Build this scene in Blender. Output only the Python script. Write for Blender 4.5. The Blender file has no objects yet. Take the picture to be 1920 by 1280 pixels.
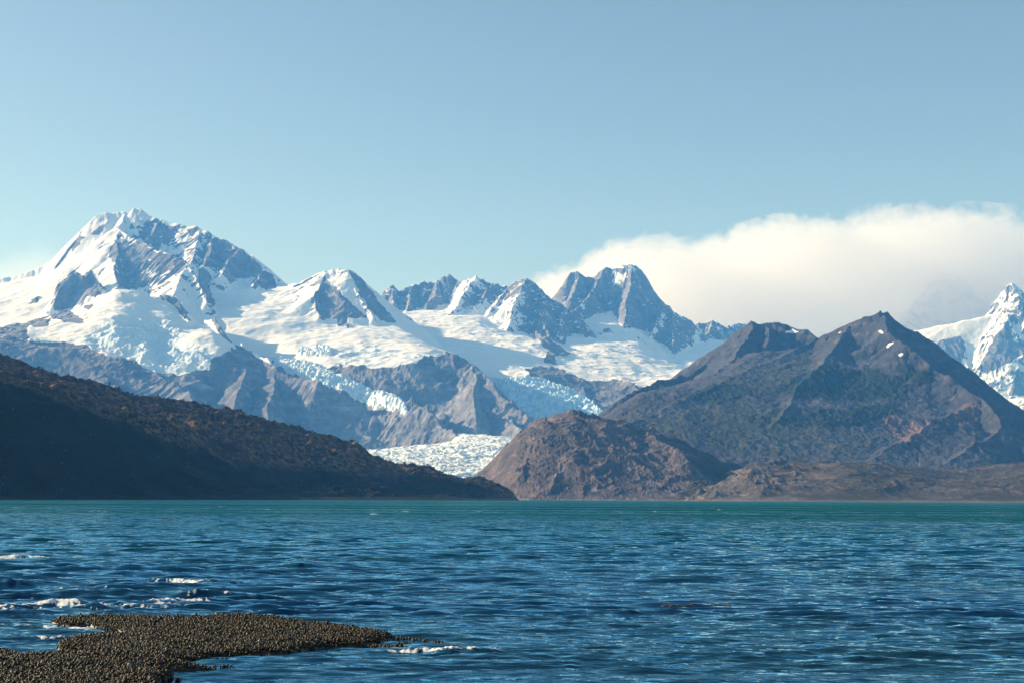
import bpy, math, random, time
import numpy as np

# ------------------------------------------------------------------ camera, sky, sun, exposure
S = bpy.context.scene
COL = S.collection
T0 = time.time()
F_PX = 50.0 / 36.0 * 1920.0
CAM_H = 3.2
PITCH = math.atan(294.2 / F_PX)
ROLL = math.radians(0.30)
_F = np.array([0, math.cos(PITCH), math.sin(PITCH)])
_U0 = np.array([0, -math.sin(PITCH), math.cos(PITCH)])
_X = np.array([1.0, 0, 0])
_R = math.cos(ROLL) * _X + math.sin(ROLL) * _U0
_U = -math.sin(ROLL) * _X + math.cos(ROLL) * _U0
CAM = np.array([0.0, 0.0, CAM_H])

from mathutils import Matrix, Vector
cd = bpy.data.cameras.new('camera')
cd.lens = 50.0; cd.sensor_width = 36.0
cd.clip_start = 0.5; cd.clip_end = 120000.0
cam = bpy.data.objects.new('camera', cd)
COL.objects.link(cam)
cam.matrix_world = Matrix(((_R[0], _U[0], -_F[0], CAM[0]), (_R[1], _U[1], -_F[1], CAM[1]),
                           (_R[2], _U[2], -_F[2], CAM[2]), (0, 0, 0, 1)))
S.camera = cam

SUN_EL = math.radians(23.0)
SUN_AZ = math.radians(-74.0)          # clockwise from +Y (the view direction): the sun stands to the left, a little beyond the mountains
sun_dir = np.array([math.sin(SUN_AZ) * math.cos(SUN_EL), math.cos(SUN_AZ) * math.cos(SUN_EL), math.sin(SUN_EL)])
sl = bpy.data.lights.new('sun', 'SUN')
sl.energy = 5.0; sl.angle = math.radians(0.5); sl.color = (1.0, 0.87, 0.70)
sun = bpy.data.objects.new('sun', sl); COL.objects.link(sun)
sun.rotation_euler = Vector(sun_dir).to_track_quat('Z', 'Y').to_euler()
sun.location = (0, 0, 500)

W = bpy.data.worlds.new('World'); S.world = W
W.use_nodes = True
wn = W.node_tree.nodes; wl = W.node_tree.links
wn.clear()
wo = wn.new('ShaderNodeOutputWorld'); wb = wn.new('ShaderNodeBackground')
sk = wn.new('ShaderNodeTexSky'); sk.sky_type = 'NISHITA'; sk.sun_disc = False
sk.sun_elevation = SUN_EL; sk.sun_rotation = SUN_AZ
sk.altitude = 0; sk.air_density = 1.0; sk.dust_density = 0.5; sk.ozone_density = 0.0
wm = wn.new('ShaderNodeMix'); wm.data_type = 'RGBA'; wm.blend_type = 'MULTIPLY'; wm.inputs[0].default_value = 1.0
wm.inputs[7].default_value = (1.06, 1.14, 1.12, 1)      # slightly greener air than the stock sky
wl.new(sk.outputs[0], wm.inputs[6]); wl.new(wm.outputs[2], wb.inputs[0]); wb.inputs[1].default_value = 0.065
wl.new(wb.outputs[0], wo.inputs[0])

S.view_settings.view_transform = 'Standard'
S.view_settings.look = 'None'
S.view_settings.exposure = 0.88
S.view_settings.gamma = 1.0
S.cycles.use_denoising = True
S.cycles.max_bounces = 8
S.cycles.diffuse_bounces = 2
S.cycles.glossy_bounces = 2
S.cycles.volume_bounces = 6
S.cycles.volume_step_rate = 1.0
S.cycles.sample_clamp_indirect = 4.0

# ------------------------------------------------------------------ helpers
def tag(o, label=None, cat=None, group=None, kind=None):
    if label: o['label'] = label
    if cat: o['category'] = cat
    if group: o['group'] = group
    if kind: o['kind'] = kind
    return o

def P(px, py, D):
    """photo pixel at distance D km -> world point"""
    d = _F * F_PX + _R * (px - 960.0) + _U * (640.0 - py)
    return CAM + d * (D * 1000.0 / d[1])

def project(X, Y, Z):
    x = X; y = Y; z = Z - CAM_H
    f = y * _F[1] + z * _F[2]
    r = x * _R[0] + y * _R[1] + z * _R[2]
    u = x * _U[0] + y * _U[1] + z * _U[2]
    return 960 + F_PX * r / f, 640 - F_PX * u / f

class Perlin:
    def __init__(s, seed):
        r = np.random.RandomState(seed)
        s.p = r.permutation(1024).astype(np.int32)
        a = r.rand(1024) * 2 * np.pi
        s.gx = np.cos(a).astype(np.float32); s.gy = np.sin(a).astype(np.float32)
    def __call__(s, x, y):
        x = np.asarray(x, np.float32); y = np.asarray(y, np.float32)
        xi = np.floor(x).astype(np.int32); yi = np.floor(y).astype(np.int32)
        xf = x - xi; yf = y - yi
        def g(ix, iy, fx, fy):
            h = s.p[(s.p[ix & 1023] + iy) & 1023]
            return s.gx[h] * fx + s.gy[h] * fy
        u = xf * xf * xf * (xf * (xf * 6 - 15) + 10); v = yf * yf * yf * (yf * (yf * 6 - 15) + 10)
        a = g(xi, yi, xf, yf); b = g(xi + 1, yi, xf - 1, yf)
        c = g(xi, yi + 1, xf, yf - 1); d = g(xi + 1, yi + 1, xf - 1, yf - 1)
        return (a + (b - a) * u + (c - a) * v + (a - b - c + d) * u * v) * 1.5

PN = [Perlin(k) for k in range(12)]
def fbm(x, y, scale, octs=5, gain=0.5, k=0):
    o = 0; a = 1.0; t = 0
    for i in range(octs):
        o = o + a * PN[(k + i) % 12](x / scale + 17.3 * i, y / scale - 9.1 * i)
        t += a; a *= gain; scale = scale / 2.03
    return o / t
def ridged(x, y, scale, octs=5, gain=0.5, k=0):
    o = 0; a = 1.0; t = 0; w = 1.0
    for i in range(octs):
        n = 1 - np.abs(PN[(k + i) % 12](x / scale + 11.7 * i, y / scale + 5.3 * i)) * 1.6
        n = n * n
        o = o + a * n * w; w = np.clip(n * 1.6, 0, 1)
        t += a; a *= gain; scale = scale / 2.07
    return o / t
def worley(x, y, scale, seed=0):
    """F1, F2 and a cell value, for serac blocks"""
    r = np.random.RandomState(seed + 99)
    JX = r.rand(64, 64).astype(np.float32); JY = r.rand(64, 64).astype(np.float32); V = r.rand(64, 64).astype(np.float32)
    xs = (x / scale).astype(np.float32); ys = (y / scale).astype(np.float32)
    xi = np.floor(xs).astype(np.int32); yi = np.floor(ys).astype(np.int32)
    f1 = np.full(xs.shape, 9, np.float32); f2 = f1.copy(); val = np.zeros_like(f1)
    for dx in (-1, 0, 1):
        for dy in (-1, 0, 1):
            cx = xi + dx; cy = yi + dy
            px = cx + JX[cx & 63, cy & 63]; py = cy + JY[cx & 63, cy & 63]
            d = np.hypot(xs - px, ys - py)
            n = d < f1
            f2 = np.where(n, f1, np.minimum(f2, d))
            val = np.where(n, V[cx & 63, cy & 63], val)
            f1 = np.where(n, d, f1)
    return f1, f2, val
def sst(a, b, x):
    t = np.clip((x - a) / (b - a), 0, 1)
    return t * t * (3 - 2 * t)
def blur(A, sy, sx):
    for ax, s in ((0, sy), (1, sx)):
        if s <= 0: continue
        r = int(3 * s) + 1
        k = np.exp(-0.5 * (np.arange(-r, r + 1) / s) ** 2); k /= k.sum()
        pad = [(0, 0), (0, 0)]; pad[ax] = (r, r)
        B = np.pad(A, pad, mode='edge')
        o = 0
        for i, w in enumerate(k):
            sli = [slice(None), slice(None)]; sli[ax] = slice(i, i + A.shape[ax])
            o = o + w * B[tuple(sli)]
        A = o
    return A
def inpoly(px, py, poly):
    c = np.zeros(px.shape, bool)
    n = len(poly)
    xs = [p[0] for p in poly]; ys = [p[1] for p in poly]
    bb = (px > min(xs)) & (px < max(xs)) & (py > min(ys)) & (py < max(ys))
    X = px[bb]; Y = py[bb]; cc = np.zeros(X.shape, bool)
    for i in range(n):
        x1, y1 = poly[i]; x2, y2 = poly[(i + 1) % n]
        if y1 == y2: continue
        m = ((y1 > Y) != (y2 > Y)) & (X < (x2 - x1) * (Y - y1) / (y2 - y1) + x1)
        cc ^= m
    c[bb] = cc
    return c

class Grid:
    """terrain patch: rows at distances y0..y1 (km), columns spread in azimuth between two photo columns"""
    def __init__(s, px0, px1, y0, y1, nc, nr, yp=1.0):
        s.u = np.linspace((px0 - 960) / F_PX, (px1 - 960) / F_PX, nc)
        s.y = (y0 + (y1 - y0) * np.linspace(0, 1, nr) ** yp) * 1000.0
        s.Y = np.repeat(s.y[:, None], nc, 1).astype(np.float32); s.X = (s.Y * s.u[None, :]).astype(np.float32)
        s.Z = np.zeros_like(s.X)
        s.nr, s.nc = nr, nc
    def loft(s, curves, bl=(4, 6)):
        ys = []; zs = []
        for c in curves:
            pts = []
            for q in c:
                if len(q) == 4: pts.append(((q[0] - 960) / F_PX, q[2] * 1000.0, q[3]))   # (px, None, D, z metres)
                else:
                    w = P(*q); pts.append((w[0] / w[1], w[1], w[2]))
            pts = np.array(sorted(pts))
            ys.append(np.interp(s.u, pts[:, 0], pts[:, 1])); zs.append(np.interp(s.u, pts[:, 0], pts[:, 2]))
        ys = np.array(ys); zs = np.array(zs)
        for j in range(s.nc):
            o = np.argsort(ys[:, j])
            s.Z[:, j] = np.interp(s.y, ys[o, j], zs[o, j])
        s.Z = blur(s.Z, *bl).astype(np.float32)
        return s
    def tents(s, ridges, seed=0):
        """ridge lines in space, each shedding a face to both sides; ribs run down the faces"""
        f4 = np.float32
        best = np.full(s.X.shape, -1e9, f4); T = np.zeros_like(best); Dm = np.zeros_like(best); RB = np.zeros_like(best)
        WX = 25 * fbm(s.X, s.Y, 260, 3, k=seed); WY = 25 * fbm(s.X, s.Y, 260, 3, k=seed + 5)
        for ri, r in enumerate(ridges):
            pts = np.array([P(*q) for q in r['p']])
            sl_ = r.get('s', 0.8); jag = r.get('j', 12.0); rib = r.get('rib', 18.0)
            sr_ = r.get('sr', sl_)
            t0 = ri * 97.0
            for a, b in zip(pts[:-1], pts[1:]):
                reach = (max(a[2], b[2]) + 60) / min(sl_, sr_) * .8 + 60
                x0, x1 = min(a[0], b[0]) - reach, max(a[0], b[0]) + reach
                y0, y1 = min(a[1], b[1]) - reach, max(a[1], b[1]) + reach
                r0, r1 = np.searchsorted(s.y, [y0, y1])
                ex, ey = b[0] - a[0], b[1] - a[1]; L2 = ex * ex + ey * ey + 1e-6; L = math.sqrt(L2)
                if r1 - r0 < 2: t0 += L; continue
                ya, yb = s.y[r0], s.y[r1 - 1]
                u0 = min(x0 / ya, x0 / yb); u1 = max(x1 / ya, x1 / yb)
                c0, c1 = np.searchsorted(s.u, [u0, u1])
                if c1 - c0 < 2: t0 += L; continue
                sl2 = (slice(r0, r1), slice(c0, c1))
                wx = s.X[sl2] + WX[sl2] - f4(a[0]); wy = s.Y[sl2] + WY[sl2] - f4(a[1])
                t = np.clip((wx * f4(ex) + wy * f4(ey)) / f4(L2), 0, 1)
                dx = wx - t * f4(ex); dy = wy - t * f4(ey)
                d = np.hypot(dx, dy)
                slp = f4(sl_) + f4(sr_ - sl_) * (dx / (d + 1) * .5 + .5) if sr_ != sl_ else f4(sl_)
                tt = f4(t0) + t * f4(L)
                base = f4(a[2]) + t * f4(b[2] - a[2]) - slp * d
                m = base > best[sl2] - 2 * jag
                if m.any():
                    tm = tt[m]
                    zz = base[m] + jag * PN[3](tm / 70.0, np.full_like(tm, .5)) + jag * .6 * PN[4](tm / 28.0, np.full_like(tm, .5))
                    bm = best[sl2][m]; n = zz > bm
                    mi = np.flatnonzero(m.ravel())[n]
                    for A, v in ((best, zz[n]), (T, tm[n]), (Dm, d[m][n])):
                        sub = A[sl2].copy().ravel(); sub[mi] = v; A[sl2] = sub.reshape(m.shape)
                    sub = RB[sl2].copy().ravel(); sub[mi] = rib; RB[sl2] = sub.reshape(m.shape)
                t0 += L
        w = fbm(s.X, s.Y, 400, 3, k=seed + 2) * 90
        ribn = 1 - np.abs(PN[6]((T + w) / 95.0, Dm / 700.0)) * 2 + 0.5 * (1 - np.abs(PN[7]((T + w) / 41.0, Dm / 300.0)) * 2)
        best = best + RB * (ribn - 0.6) * sst(0, 140, Dm)
        return best, Dm
    def union(s, B, k=25.0):
        a = s.Z; h = np.clip(0.5 + 0.5 * (a - B) / k, 0, 1)
        s.Z = B * (1 - h) + a * h + k * h * (1 - h)
        s.isridge = sst(-10, 40, B - a)
        return s
    def geom(s):
        X, Y, Z = s.X, s.Y, s.Z
        dxu = np.gradient(X, axis=1); dzu = np.gradient(Z, axis=1)
        dyr = np.gradient(Y, axis=0); dzr = np.gradient(Z, axis=0); dxr = np.gradient(X, axis=0)
        gx = dzu / dxu
        gy = (dzr - gx * dxr) / dyr
        s.gx, s.gy = gx, gy
        s.slope = np.hypot(gx, gy)
        s.px, s.py = project(X, Y, Z)
        return s
    def mask(s, polys, warp=6.0, lam=90.0, bl=0.8):
        wx = s.px + warp * fbm(s.X, s.Y, lam, 4, .6, k=1); wy = s.py + warp * .7 * fbm(s.X, s.Y, lam, 4, .6, k=7)
        m = np.zeros(s.X.shape, bool)
        for p in polys: m |= inpoly(wx, wy, p)
        m = m.astype(float)
        return blur(m, bl, bl) if bl else m
    def build(s, name, mat, attrs, skirt=0):
        nr, nc = s.nr, s.nc
        co = np.stack([s.X, s.Y, s.Z], -1).reshape(-1, 3).astype(np.float32)
        i = np.arange(nr * nc).reshape(nr, nc)
        q = np.stack([i[:-1, :-1], i[:-1, 1:], i[1:, 1:], i[1:, :-1]], -1).reshape(-1, 4)
        return mesh_np(name, co, q, mat, {k: v.reshape(-1) for k, v in attrs.items()})

def mesh_np(name, co, quads, mat, attrs=None, smooth=True, parent=None):
    me = bpy.data.meshes.new(name)
    n = quads.shape[1]
    me.vertices.add(len(co)); me.vertices.foreach_set('co', np.ascontiguousarray(co, np.float32).ravel())
    me.loops.add(quads.size); me.loops.foreach_set('vertex_index', np.ascontiguousarray(quads, np.int32).ravel())
    me.polygons.add(len(quads))
    me.polygons.foreach_set('loop_start', np.arange(0, quads.size, n, dtype=np.int32))
    me.polygons.foreach_set('loop_total', np.full(len(quads), n, np.int32))
    if smooth: me.polygons.foreach_set('use_smooth', np.ones(len(quads), bool))
    for k, v in (attrs or {}).items():
        a = me.attributes.new(k, 'FLOAT', 'POINT'); a.data.foreach_set('value', np.ascontiguousarray(v, np.float32))
    me.update()
    me.materials.append(mat)
    o = bpy.data.objects.new(name, me); COL.objects.link(o)
    if parent: o.parent = parent
    return o

class NT:
    """small node helper"""
    def __init__(s, name, world=False):
        s.m = bpy.data.materials.new(name); s.m.use_nodes = True
        s.n = s.m.node_tree.nodes; s.l = s.m.node_tree.links; s.n.clear()
        s.out = s.n.new('ShaderNodeOutputMaterial')
        s.geo = s.n.new('ShaderNodeNewGeometry')
    def set(s, sock, v):
        if isinstance(v, bpy.types.NodeSocket): s.l.new(v, sock)
        elif isinstance(v, tuple) and len(v) == 3 and sock.type == 'RGBA': sock.default_value = (*v, 1)
        else: sock.default_value = v
    def noise(s, scale, detail=4, rough=.55, vec=None, dist=0.0, stretch=None):
        t = s.n.new('ShaderNodeTexNoise')
        v = vec or s.geo.outputs['Position']
        if stretch:
            mp = s.n.new('ShaderNodeVectorMath'); mp.operation = 'MULTIPLY'; s.l.new(v, mp.inputs[0]); mp.inputs[1].default_value = stretch
            v = mp.outputs[0]
        s.l.new(v, t.inputs['Vector'])
        t.inputs['Scale'].default_value = scale; t.inputs['Detail'].default_value = detail
        t.inputs['Roughness'].default_value = rough; t.inputs['Distortion'].default_value = dist
        return t.outputs[0]
    def attr(s, name):
        a = s.n.new('ShaderNodeAttribute'); a.attribute_name = name; return a.outputs['Fac']
    def math(s, op, a, b=0.0, c=None, clamp=False):
        m = s.n.new('ShaderNodeMath'); m.operation = op; m.use_clamp = clamp
        s.set(m.inputs[0], a); s.set(m.inputs[1], b)
        if c is not None: s.set(m.inputs[2], c)
        return m.outputs[0]
    def rng(s, v, a, b, c=0.0, d=1.0, smooth=True):
        m = s.n.new('ShaderNodeMapRange'); m.interpolation_type = 'SMOOTHSTEP' if smooth else 'LINEAR'
        s.set(m.inputs[0], v)
        for k, x in zip((1, 2, 3, 4), (a, b, c, d)): s.set(m.inputs[k], x)
        return m.outputs[0]
    def mix(s, f, a, b, mode='MIX'):
        m = s.n.new('ShaderNodeMix'); m.data_type = 'RGBA'; m.blend_type = mode
        s.set(m.inputs[0], f); s.set(m.inputs[6], a); s.set(m.inputs[7], b)
        return m.outputs[2]
    def bump(s, h, strength=1.0, dist=1.0, nrm=None):
        b = s.n.new('ShaderNodeBump'); s.set(b.inputs['Strength'], strength); s.set(b.inputs['Distance'], dist)
        s.set(b.inputs['Height'], h)
        if nrm: s.l.new(nrm, b.inputs['Normal'])
        return b.outputs[0]
    def bsdf(s, col, rough=.8, spec=.3, nrm=None, **kw):
        b = s.n.new('ShaderNodeBsdfPrincipled')
        s.set(b.inputs['Base Color'], col); s.set(b.inputs['Roughness'], rough); s.set(b.inputs['Specular IOR Level'], spec)
        if nrm: s.l.new(nrm, b.inputs['Normal'])
        for k, v in kw.items(): s.set(b.inputs[k], v)
        s.l.new(b.outputs[0], s.out.inputs[0])
        return b

def terrain_mat(name, rockA, rockB, rockC, vegA=(.05, .055, .025), vegB=(.09, .075, .04), unit=1.0,
                snow=(.80, .81, .82), ice=(.58, .73, .87), bump=6.0):
    t = NT(name)
    n1 = t.noise(0.0016 / unit, 5, .6); n2 = t.noise(0.012 / unit, 5, .65); n3 = t.noise(0.05 / unit, 4, .7, dist=.4)
    n4 = t.noise(0.0045 / unit, 4, .6, stretch=(1, 1, 3.5))
    c = t.mix(t.rng(n1, .38, .62), rockA, rockB)
    c = t.mix(t.rng(n4, .5, .68), c, rockC)
    c = t.mix(t.rng(n2, .35, .65, .0, .7), c, t.mix(1.0, c, (.42, .42, .46), 'MULTIPLY'))
    c = t.mix(t.rng(n3, .52, .66, 0, .55), c, t.mix(1.0, c, (1.9, 1.85, 1.8), 'MULTIPLY'))
    c = t.mix(t.attr('red'), c, (.20, .095, .07))
    v = t.mix(t.rng(n2, .35, .65), vegA, vegB)
    vm = t.rng(t.math('ADD', t.attr('veg'), t.math('MULTIPLY', t.math('SUBTRACT', n3, .5), 1.2)), .4, .6)
    c = t.mix(vm, c, v)
    sm = t.rng(t.math('ADD', t.attr('snow'), t.math('MULTIPLY', t.math('SUBTRACT', n3, .5), .7)), .44, .56)
    sc = t.mix(t.attr('ice'), snow, t.mix(t.rng(n2, .3, .7), ice, (.36, .58, .76)))
    c = t.mix(sm, c, sc)
    hgt = t.math('ADD', t.math('MULTIPLY', n2, 1.0), t.math('MULTIPLY', n3, .5))
    bs = t.rng(sm, 0, 1, 1.0, .12)
    b = t.bump(hgt, bs, bump * unit)
    t.bsdf(c, .85, .15, b)
    return t.m

# ------------------------------------------------------------------ mountains
import os
Q = float(os.environ.get("TQ", "1.0"))
def R(s0, *p, **k):
    d = dict(p=p, s=s0); d.update(k); return d
def NZ(D, z):       # hidden constant curve
    return [(-4000, None, D, z), (6000, None, D, z)]
def rockmask(g, snowbias, thr=0.62, soft=0.25, lam=120):
    """snow lies where it is not too steep, with a ragged edge"""
    n = fbm(g.X, g.Y, lam, 5, .6, k=3)
    return np.clip(0.5 + (thr + snowbias - g.slope + 0.35 * n) / (2 * soft), 0, 1)

SNOW_A = (.205, .215, .25); SNOW_B = (.148, .157, .19); SNOW_C = (.275, .275, .30)

# ---- the broad snow dome and bare rock slopes in front of the big peak
def make_front():
    g = Grid(-160, 1080, 7.3, 12.2, int(1300 * Q), int(900 * Q))
    k0 = NZ(7.4, -60)
    k1 = [(-160, 640, 9.3), (0, 638, 9.3), (60, 645, 9.3), (140, 668, 9.2), (200, 680, 9.1), (300, 700, 9.1), (360, 700, 9.1), (400, 712, 9.15), (450, 748, 9.0), (520, 810, 8.7),
          (600, 870, 8.3), (700, 880, 8.2), (800, 900, 8.2), (900, 960, 8.0), (1100, 1000, 7.9)]
    k2 = [(-160, 620, 9.9), (0, 618, 9.8), (60, 605, 10.0), (140, 600, 9.9), (220, 605, 9.7), (300, 640, 9.6), (400, 640, 9.5), (460, 682, 9.4), (520, 750, 9.1),
          (600, 790, 8.8), (700, 830, 8.6), (800, 870, 8.5), (900, 950, 8.3), (1100, 990, 8.2)]
    k3 = [(-160, 625, 10.4), (0, 617, 10.4), (45, 602, 10.4), (95, 592, 10.45), (150, 572, 10.5), (185, 553, 10.5), (222, 541, 10.5), (260, 547, 10.5), (310, 556, 10.5),
          (335, 580, 10.4), (352, 598, 10.35), (400, 612, 10.2), (430, 642, 9.9), (470, 664, 9.6), (520, 705, 9.35), (600, 735, 9.05), (700, 790, 8.9), (800, 845, 8.8), (900, 945, 8.6), (1100, 990, 8.4)]
    k4 = [(-160, 650, 11.0), (0, 640, 11.0), (150, 610, 11.1), (260, 590, 11.1), (350, 640, 10.9), (430, 690, 10.4), (520, 760, 9.9), (600, 800, 9.5), (700, 850, 9.3), (800, 900, 9.2), (1100, 1010, 9.0)]
    k5 = NZ(12.1, -50)
    k05 = [(-160, 840, 8.3), (200, 850, 8.3), (350, 850, 8.3), (430, 890, 8.2), (500, 910, 8.1), (700, 930, 7.8), (1100, 1000, 7.6)]
    g.loft([k0, k05, k1, k2, k3, k4, k5], (5, 7))
    g.Z += sst(7.4e3, 8.2e3, g.Y) * fbm(g.X, g.Y, 900, 3) * 45
    B, D = g.tents([
        R(.62, (440, 650, 9.75), (462, 685, 9.35), (452, 720, 8.95), (432, 775, 8.45), (418, 830, 8.0), rib=6, j=4, sr=1.25),
        R(.58, (520, 690, 9.4), (514, 712, 9.1), (506, 750, 8.75), (500, 800, 8.35), (490, 850, 7.9), rib=7, j=5, sr=1.3),
        R(.98, (430, 636, 9.9), (470, 656, 9.6), (520, 690, 9.3), (600, 715, 9.05), (660, 748, 8.95), (700, 770, 8.9), (760, 800, 8.85), (800, 822, 8.8), (846, 842, 8.75), (900, 880, 8.7), rib=10, j=6),
        R(.55, (225, 645, 9.6), (285, 688, 9.15), (345, 728, 8.75), (400, 775, 8.3), (440, 815, 7.95), rib=12, sr=1.2),
        R(.55, (110, 640, 9.6), (165, 680, 9.2), (215, 720, 8.8), (270, 765, 8.4), rib=12, sr=1.15),
        R(.8, (25, 620, 9.9), (35, 660, 9.4), (40, 705, 8.9), rib=16, sr=1.1),
        R(1.3, (95, 594, 10.45), (115, 588, 10.35), (130, 585, 10.3), (150, 592, 10.2), (158, 598, 10.1), rib=5, j=6),
        R(1.3, (55, 603, 10.4), (75, 596, 10.35), (95, 602, 10.25), rib=5, j=6),
        R(1.1, (300, 552, 10.55), (330, 560, 10.5), (345, 582, 10.35), (356, 600, 10.15), rib=4, j=9),
        R(1.5, (384, 596, 10.3), (402, 598, 10.2), (414, 612, 10.05), (424, 632, 9.95), (432, 640, 9.9), rib=4, j=9),
        R(.9, (290, 735, 8.9), (330, 760, 8.5), (380, 800, 8.1), rib=10),
    ], 1)
    g.union(B, 22)
    # rock knobs below the snow line, crevassed steps on the ice
    g.geom()
    rock = sst(9.45e3, 9.1e3, g.Y)
    rk = g.mask([[(-200, 612), (0, 616), (48, 606), (55, 640), (140, 640), (175, 650), (200, 665), (250, 672), (270, 690), (330, 700), (392, 690), (400, 668), (450, 648), (480, 668),
                  (520, 688), (600, 712), (700, 765), (850, 830), (900, 1000), (-200, 1000)],
                 [(300, 548), (336, 556), (352, 585), (362, 602), (345, 600), (328, 572), (305, 562)],
                 [(384, 592), (408, 598), (420, 616), (432, 634), (470, 655), (450, 656), (425, 640), (408, 622), (398, 602)],
                 [(92, 588), (112, 582), (140, 586), (158, 598), (160, 606), (130, 603), (95, 598)],
                 [(52, 604), (72, 595), (98, 600), (88, 612), (55, 612)], [(28, 612), (56, 606), (52, 618), (30, 622)], [(145, 574), (178, 570), (170, 578)]], warp=7)
    kn = ridged(g.X, g.Y, 420, 5, .55, k=1)
    g.Z += rk * ((kn - .45) * 42 + fbm(g.X, g.Y, 60, 4, .6, k=4) * 9)
    ice = g.mask([[(150, 640), (210, 600), (300, 600), (330, 620), (350, 645), (400, 655), (395, 690), (300, 700), (265, 690), (240, 665)], [(240, 640), (330, 600), (345, 640), (300, 660)]], warp=16, bl=8)
    steps = ridged(g.X + 0.35 * g.Y, g.Y * 1.9, 420, 4, .5, k=5)
    g.Z += (1 - rk) * ice * ((steps - .5) * 70 + fbm(g.X, g.Y, 45, 3, .6, k=2) * 14)
    g.Z += (1 - rk) * (fbm(g.X, g.Y * 1.7, 380, 4, .5, k=6) * 34 + fbm(g.X, g.Y, 120, 3, .5, k=8) * 8)
    g.geom()
    snow = np.clip(1 - rk + np.clip(.30 - np.abs(g.slope - .1), 0, 1) * rk * sst(640, 700, 1400 - g.py) * 1.2, 0, 1)
    hs = np.clip((.52 - g.slope) * 2.2 + .9 * fbm(g.X, g.Y, 180, 4, .6, k=9), 0, 1) * sst(735, 640, g.py) * rk
    snow = np.clip(snow + .75 * hs, 0, 1)
    g.build('snowy_shoulder', terrain_mat('shoulder rock and snow', SNOW_A, SNOW_B, SNOW_C, unit=1.0, bump=5),
            dict(snow=snow, ice=ice * .55 * sst(.25, .6, g.slope), veg=0 * snow, red=0 * snow))
    return tag(bpy.data.objects['snowy_shoulder'], 'broad white snow dome above grey bare rock slopes, in front of the tallest peak on the left', 'mountain', kind='structure')

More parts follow.
